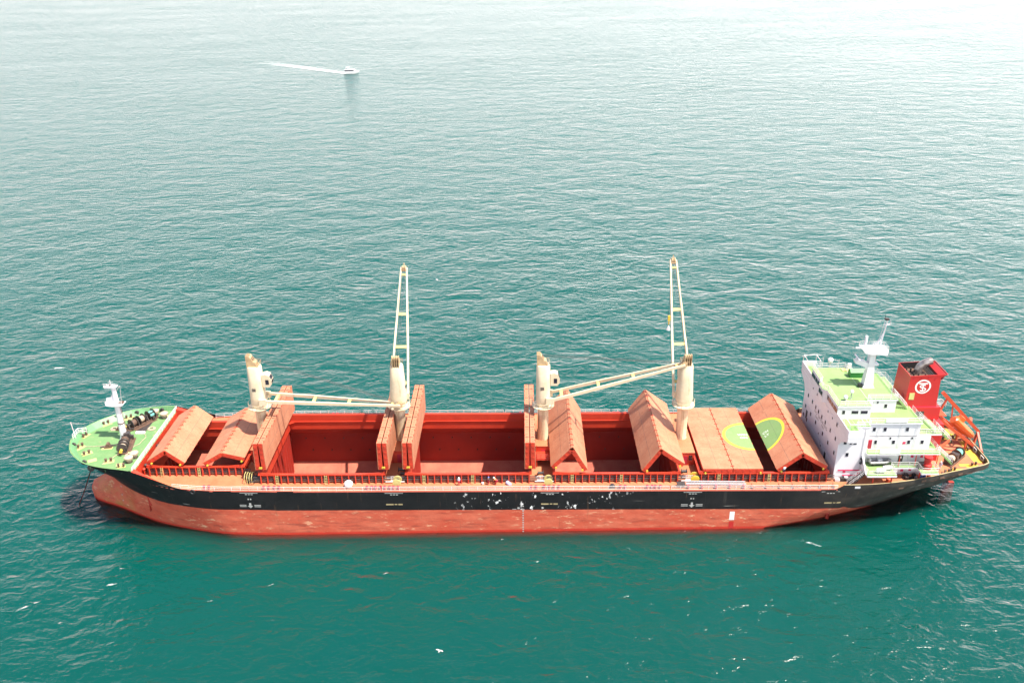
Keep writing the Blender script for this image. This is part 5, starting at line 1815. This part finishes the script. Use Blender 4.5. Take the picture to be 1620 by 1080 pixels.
# drums, crates and bundles on deck
def drum(label, loc, mt, lying=None, g=None):
    b = MB()
    b.lathe((0, 0, 0), [(0.27, 0), (0.29, 0.03), (0.29, 0.28), (0.305, 0.3), (0.29, 0.32), (0.29, 0.58), (0.305, 0.6), (0.29, 0.62), (0.29, 0.86), (0.27, 0.88)], 16)
    o = b.build('drum', mt, None, True)
    tag(o, label, 'drum', g)
    ex = Matrix.Identity(4)
    if lying is not None:
        ex = Matrix.Rotation(lying, 4, 'Z') @ Matrix.Translation((0, 0, 0.3)) @ Matrix.Rotation(R(90), 4, 'X') @ Matrix.Translation((0, 0, -0.44)) @ Matrix.Scale(1.25, 4)
    aboard(o, loc, 0, ex)
drum('pale blue drum lying on its side by the third hatch coaming', (-2.7, -12.2, DK), 'lav', R(35))
drum('blue drum standing under the small red stores crane, forward one', (74.6, -10.9, DK), 'blue', None, 'drums beside the house')
drum('blue drum standing under the small red stores crane, aft one', (75.3, -10.8, DK), 'blue', None, 'drums beside the house')
drum('orange drum standing aft of the two blue drums', (76.0, -10.9, DK), 'orange')
def bundle(nm, label, cat, loc, mts, seed, k=7, sx=1.6, sy=0.5):
    r = random.Random(seed)
    b = MB()
    for i in range(k):
        b.mi = i % len(mts)
        x, y, s = r.uniform(-sx, sx), r.uniform(-sy, sy), r.uniform(0.18, 0.42)
        if i % 3 == 0:
            b.lathe((x, y, 0), [(s * .9, 0), (s, 0.1), (s, s * 2), (s * .6, s * 2.2)], 10)
        else:
            b.prism([(x - s, y - s * .7), (x + s, y - s), (x + s * .9, y + s * .8), (x - s * .8, y + s)], 'z', 0, s * r.uniform(1.2, 2.2))
    b.mi = 0; b.box(-sx - .2, sx + .2, -sy, sy, 0, 0.12)
    o = b.build(nm, list(mts))
    tag(o, label, cat)
    aboard(o, loc)
bundle('cable_heap', 'dark heap of cables and gear against the house wall near the stern', 'cables', (72.9, -10.6, DK), ('black', 'dark', 'grey'), 4, 9, 1.4, 0.45)
bundle('stowed_gear', 'row of dark bottles and gear at the foot of the house front corner', 'gear', (60.6, -11.3, DK), ('black', 'dark', 'rail'), 9, 14, 1.9, 0.35)
bundle('crate', 'small red crate with gear on deck under the side platform', 'crate', (68.2, -11.9, DK), ('orange', 'dark'), 11, 3, 0.3, 0.2)
o = MB(); o.ball((0, 0, 0.75), 0.85, 16, 0.85); o.lathe((0, 0, 0), [(0.35, 0), (0.35, 0.15)], 10)
tag(aboard(o.build('buoy', 'rail', None, True), (-32.5, -12.9, DK)), 'round white buoy standing on deck beside the second hatch', 'buoy')
o = MB(); o.lathe((0, 0, 0), [(0.2, 0), (0.24, 0.4), (0.2, 0.42)], 10)
tag(aboard(o.build('bucket', 'rail', None, True), (-7.5, -12.1, DK)), 'small white bucket on deck by the third hatch', 'bucket')

# people
def person(label, loc, rz, top, legs, pose='stand', hat='helmet'):
    H = 1.72
    e = empty('person')
    tag(e, label, 'person')
    if pose == 'sit':
        P = dict(pel=(0, 0, .45), ch=(0.08, 0, .95), nk=(0.1, 0, 1.12), hd=(0.13, 0, 1.3), sl=(0.08, .2, 1.05), el=(0.2, .27, .8), hl=(0.38, .2, .68), sr=(0.08, -.2, 1.05), er=(0.2, -.27, .8), hr=(0.38, -.2, .68),
                 tl=(0.02, .1, .45), kl=(0.42, .13, .5), al=(0.45, .13, .08), fl=(0.6, .13, .05), tr=(0.02, -.1, .45), kr=(0.42, -.13, .5), ar=(0.45, -.13, .08), fr=(0.6, -.13, .05))
    elif pose == 'bend':
        P = dict(pel=(-.1, 0, .92), ch=(0.25, 0, 1.2), nk=(0.36, 0, 1.3), hd=(0.48, 0, 1.38), sl=(0.27, .2, 1.22), el=(0.34, .25, .95), hl=(0.45, .2, .72), sr=(0.27, -.2, 1.22), er=(0.36, -.25, .95), hr=(0.5, -.18, .75),
                 tl=(-.1, .1, .9), kl=(0.02, .13, .48), al=(-.06, .13, .08), fl=(0.1, .14, .05), tr=(-.1, -.1, .9), kr=(0.1, -.13, .48), ar=(0.04, -.13, .08), fr=(0.2, -.14, .05))
    else:
        P = dict(pel=(0, 0, .92), ch=(0.02, 0, 1.3), nk=(0.02, 0, 1.47), hd=(0.04, 0, 1.6), sl=(0, .2, 1.4), el=(0.02, .28, 1.12), hl=(0.14, .25, .9), sr=(0, -.2, 1.4), er=(0.02, -.28, 1.12), hr=(0.16, -.22, .92),
                 tl=(0, .1, .9), kl=(0.05, .12, .48), al=(-.02, .12, .08), fl=(0.14, .14, .05), tr=(0, -.1, .9), kr=(-.02, -.12, .48), ar=(-.12, -.12, .08), fr=(0.04, -.14, .05))
    rad = dict(pel=.16, ch=.17, nk=.06, hd=.1, sl=.085, el=.055, hl=.045, sr=.085, er=.055, hr=.045, tl=.1, kl=.07, al=.05, fl=.05, tr=.1, kr=.07, ar=.05, fr=.05)
    ed = [('pel', 'ch'), ('ch', 'nk'), ('nk', 'hd'), ('ch', 'sl'), ('sl', 'el'), ('el', 'hl'), ('ch', 'sr'), ('sr', 'er'), ('er', 'hr'), ('pel', 'tl'), ('tl', 'kl'), ('kl', 'al'), ('al', 'fl'), ('pel', 'tr'), ('tr', 'kr'), ('kr', 'ar'), ('ar', 'fr')]
    import bmesh
    def skinned(nm, edges, mt, grow=1.0, sub_=1):
        ks = []
        for a_, b_ in edges:
            for k in (a_, b_):
                if k not in ks:
                    ks.append(k)
        bm = bmesh.new()
        sk = bm.verts.layers.skin.verify()
        V = {}
        for k in ks:
            V[k] = bm.verts.new(P[k]); V[k][sk].radius = (rad[k] * grow, rad[k] * grow)
        V[ks[0]][sk].use_root = True
        for a_, b_ in edges:
            bm.edges.new((V[a_], V[b_]))
        me = bpy.data.meshes.new(nm); bm.to_mesh(me); bm.free()
        me.materials.append(M[mt])
        o = place(nm, me, e)
        o.modifiers.new('Skin', 'SKIN').use_smooth_shade = True
        ss = o.modifiers.new('Subsurf', 'SUBSURF'); ss.levels = sub_; ss.render_levels = sub_
        return o
    skinned('body', ed, 'skin')
    skinned('jacket', [('pel', 'ch'), ('ch', 'sl'), ('sl', 'el'), ('ch', 'sr'), ('sr', 'er')], top, 1.16)
    skinned('trousers', [('pel', 'tl'), ('tl', 'kl'), ('kl', 'al'), ('pel', 'tr'), ('tr', 'kr'), ('kr', 'ar')], legs, 1.2)
    h = P['hd']
    b = MB(); b.lathe((h[0], h[1], h[2] + 0.03), [(0.17, 0), (0.14, 0.02), (0.13, 0.08), (0.06, 0.14)], 12); b.build('helmet', hat, e, True)
    aboard(e, loc, rz)
person('person in pale blue jacket standing by the third hatch coaming', (-11.9, -12.4, DK), 2.0, 'lav', 'doorred')
person('person in dark jacket beside the white bucket on deck', (-6.4, -12.2, DK), 0.4, 'cloth', 'doorred', 'stand', 'blue')
person('person in orange clothes bending over on deck near the blue drum', (-5.0, -12.2, DK), 2.6, 'orcloth', 'doorred', 'bend')
person('person in white top at the edge of the fifth hatch', (48.6, -11.75, 11.36), 1.2, 'rail', 'cloth', 'bend')
person('person in pale blue on the stern deck by the railing', (79.6, -7.6, DK), 0.6, 'lav', 'rail')

# ------------------------------------------------------------------ things on and over the water
mbt = empty('motor_yacht', None, (-137.5, 594, 0), R(-4))
tag(mbt, 'small white motor yacht with dark windows speeding across the sea', 'boat')
b = MB()
hp = [(-6.3, 1.75, 0.1, 1.15), (-3, 1.95, -0.1, 1.25), (1, 1.95, -0.1, 1.5), (4, 1.35, 0.1, 1.75), (5.6, 0.6, 0.7, 1.95), (6.5, 0.05, 1.6, 2.05)]
vs, fs = [], []
for x, wv, z0, z1 in hp:
    vs += [(x, -wv, z1), (x, -wv * 0.75, z0 + 0.25), (x, 0, z0 - 0.2), (x, wv * 0.75, z0 + 0.25), (x, wv, z1)]
for k in range(len(hp) - 1):
    for i in range(4):
        fs.append((k * 5 + i, k * 5 + i + 1, k * 5 + 6 + i, k * 5 + 5 + i))
    fs.append((k * 5 + 4, k * 5, k * 5 + 5, k * 5 + 9))
fs.append((0, 1, 2, 3, 4))
b.add(vs, fs); b.build('hull', 'gloss', mbt)
b = MB(); b.prism([(-5.6, 1.2), (3.6, 1.5), (2.0, 2.75), (-5.2, 2.75)], 'y', -1.6, 1.6); cbn = b.build('cabin', 'gloss', mbt)
for s in (-1, 1):
    b = MB(); b.prism([(-5.5, 1.45), (2.9, 1.7), (1.9, 2.5), (-5.3, 2.5)], 'y', s * 1.6 if s > 0 else -1.64, 1.64 if s > 0 else -1.6); b.build('window_band', 'glass', mbt)
b = MB(); b.box(-5.4, 1.9, -1.75, 1.75, 2.752, 2.9); b.prism([(-1.5, 2.9), (1.2, 2.9), (0.4, 3.6), (-1.2, 3.6)], 'y', -1.3, 1.3); b.build('flybridge', 'gloss', mbt)
b = MB(); b.prism([(-4.8, 2.9), (-4.2, 2.9), (-3.4, 4.5), (-3.8, 4.5)], 'y', -1.5, -1.35); b.prism([(-4.8, 2.9), (-4.2, 2.9), (-3.4, 4.5), (-3.8, 4.5)], 'y', 1.35, 1.5); b.box(-4.1, -1.6, -1.5, 1.5, 4.502, 4.6); b.build('radar_arch', 'rail', mbt)

def foam_sheet(name, path, widths, dens, label=None, z=0.05, seg=6):
    """flat foam ribbon on the water; density attribute fades it"""
    vs, fs, dn = [], [], []
    k = 9
    for i, ((x, y), w_, d_) in enumerate(zip(path, widths, dens)):
        a, c = path[max(0, i - 1)], path[min(len(path) - 1, i + 1)]
        tx, ty = c[0] - a[0], c[1] - a[1]
        L_ = math.hypot(tx, ty)
        nx, ny = -ty / L_, tx / L_
        for j in range(k):
            u = -1 + 2 * j / (k - 1)
            vs.append((x + nx * w_ * u, y + ny * w_ * u, z))
            dn.append(d_ * (1 - abs(u) ** 1.6))
    for i in range(len(path) - 1):
        for j in range(k - 1):
            fs.append((i * k + j, i * k + j + 1, (i + 1) * k + j + 1, (i + 1) * k + j))
    me = bpy.data.meshes.new(name)
    me.from_pydata(vs, [], fs)
    at = me.attributes.new('foam_amount', 'FLOAT', 'POINT')
    at.data.foreach_set('value', dn)
    me.materials.append(M['foam'])
    o = place(name, me)
    tag(o, kind='stuff')
    if label:
        tag(o, label, 'foam')
    return o
def line(p, q, n):
    return [(p[0] + (q[0] - p[0]) * i / n, p[1] + (q[1] - p[1]) * i / n) for i in range(n + 1)]
n = 24
path = line((-142.5, 594.0), (-285, 722), n)
foam_sheet('wake_foam', path, [3.2 + 15 * (i / n) for i in range(n + 1)], [0.95 * (1 - i / n) ** 1.9 for i in range(n + 1)], 'white foam trail fading behind the speeding yacht')
foam_sheet('bow_wash', line((-146, 593.2), (-131.5, 591.6), 8), [1.5, 3.2, 3.6, 3.6, 3.4, 3.0, 2.4, 1.6, 0.6], [0.9, 0.8, 0.6, 0.5, 0.5, 0.5, 0.5, 0.4, 0.1], 'white wash along the side of the speeding yacht')
foam_sheet('wake_foam', line((-147, 600), (-192, 692), 16), [1.6 + 0.1 * i for i in range(17)], [0.17 - 0.006 * i for i in range(17)], 'thin broken foam line fanning out beyond the yacht')
foam_sheet('wake_foam', line((-355, 1060), (-440, 1270), 12), [4.0] * 13, [0.13] * 13, 'faint foam streak far off on the left')

def whitecaps():
    """a few breaking crests: short broken foam ribbons, one object"""
    r = random.Random(21)
    vs, fs, dn = [], [], []
    spots = [(-85.5, -34, 1.6), (-84.0, -32.4, 1.0), (-73.0, -28.4, 1.6), (-66.9, -42.5, 0.8), (-124, 58, 3.0), (-121, 60.5, 1.6), (-140, 40, 1.4), (-22.3, 42.7, 1.2), (53, -19.5, 1.8)]
    for i in range(14):
        y = -46 + 36 * r.random() if i % 2 else r.uniform(40, 300)
        spots.append((r.uniform(-1, 1) * (78 + 0.4 * max(0, y)), y, r.uniform(0.4, 0.9)))
    for x, y, s in spots:
        a = -math.atan2(x, 151 + y) + r.uniform(-.3, .3)
        o = len(vs)
        for i in range(7):
            t = -1 + i / 3
            for j in range(5):
                u = -1 + j / 2
                px, py = s * t + r.uniform(-.06, .06) * s, 0.22 * s * u * (1 - 0.5 * abs(t)) + 0.2 * s * math.sin(t * 2.2 + x)
                vs.append((x + px * math.cos(a) - py * math.sin(a), y + px * math.sin(a) + py * math.cos(a), 0.05))
                dn.append(max(0.0, (1 - abs(u) ** 2) * (1 - t * t)) * r.uniform(0.1, 0.5))
        for i in range(6):
            for j in range(4):
                fs.append((o + i * 5 + j, o + i * 5 + j + 1, o + i * 5 + j + 6, o + i * 5 + j + 5))
    me = bpy.data.meshes.new('whitecap_foam')
    me.from_pydata(vs, [], fs)
    me.attributes.new('foam_amount', 'FLOAT', 'POINT').data.foreach_set('value', dn)
    me.materials.append(M['foam'])
    tag(place('whitecap_foam', me), kind='stuff')
whitecaps()

def gull(label, loc, rz, flap):
    e = empty('seagull', None, loc, rz)
    tag(e, label, 'seagull')
    b = MB(); b.lathe((0, 0, 0), [(0.015, -0.28), (0.06, -0.2), (0.085, -0.05), (0.08, 0.1), (0.05, 0.2), (0.055, 0.25), (0.02, 0.33)], 10, 'x')
    b.prism([(-0.42, -0.07), (-0.24, -0.04), (-0.24, 0.04), (-0.42, 0.07)], 'z', -0.01, 0.01)
    e.scale = (0.8, 0.8, 0.8)
    b.build('body', 'rail', e, True)
    for s in (-1, 1):
        b = MB()
        pts = [(0.12, 0.05, 0.03), (0.16, 0.35, 0.03 + flap), (0.02, 0.75, 0.02 + flap * 0.6), (-0.06, 0.72, flap * 0.6), (-0.02, 0.35, flap), (-0.1, 0.05, 0.03)]
        b.add([(x, s * y, z) for x, y, z in pts] + [(x, s * y, z - 0.015) for x, y, z in pts], [(0, 1, 4, 5), (1, 2, 3, 4), (11, 10, 7, 6), (10, 9, 8, 7), (0, 6, 7, 1), (1, 7, 8, 2), (2, 8, 9, 3), (3, 9, 10, 4), (4, 10, 11, 5), (5, 11, 6, 0)])
        b.build('wing', 'rail', e)
gull('white seagull flying low over the green water in the foreground', (-12.6, -50.0, 5.0), 1.2, 0.16)
gull('white seagull flying beyond the ship between the two raised jibs', (-24.3, 88.0, 12.0), 0.4, 0.12)

# ------------------------------------------------------------------ the hazy air
def build_haze():
    m, nt, out = new_mat('haze_air')
    v = N(nt, 'ShaderNodeVolumePrincipled')
    v.inputs['Color'].default_value = (0.97, 0.98, 1.0, 1)
    v.inputs['Density'].default_value = 0.000025
    v.inputs['Anisotropy'].default_value = 0.6
    nt.links.new(v.outputs[0], out.inputs['Volume'])
    M['haze'] = m
    o = MB().box(-9100, 9100, -3100, 12100, -91, 112).build('haze', 'haze')
    tag(o, kind='stuff')
build_haze()
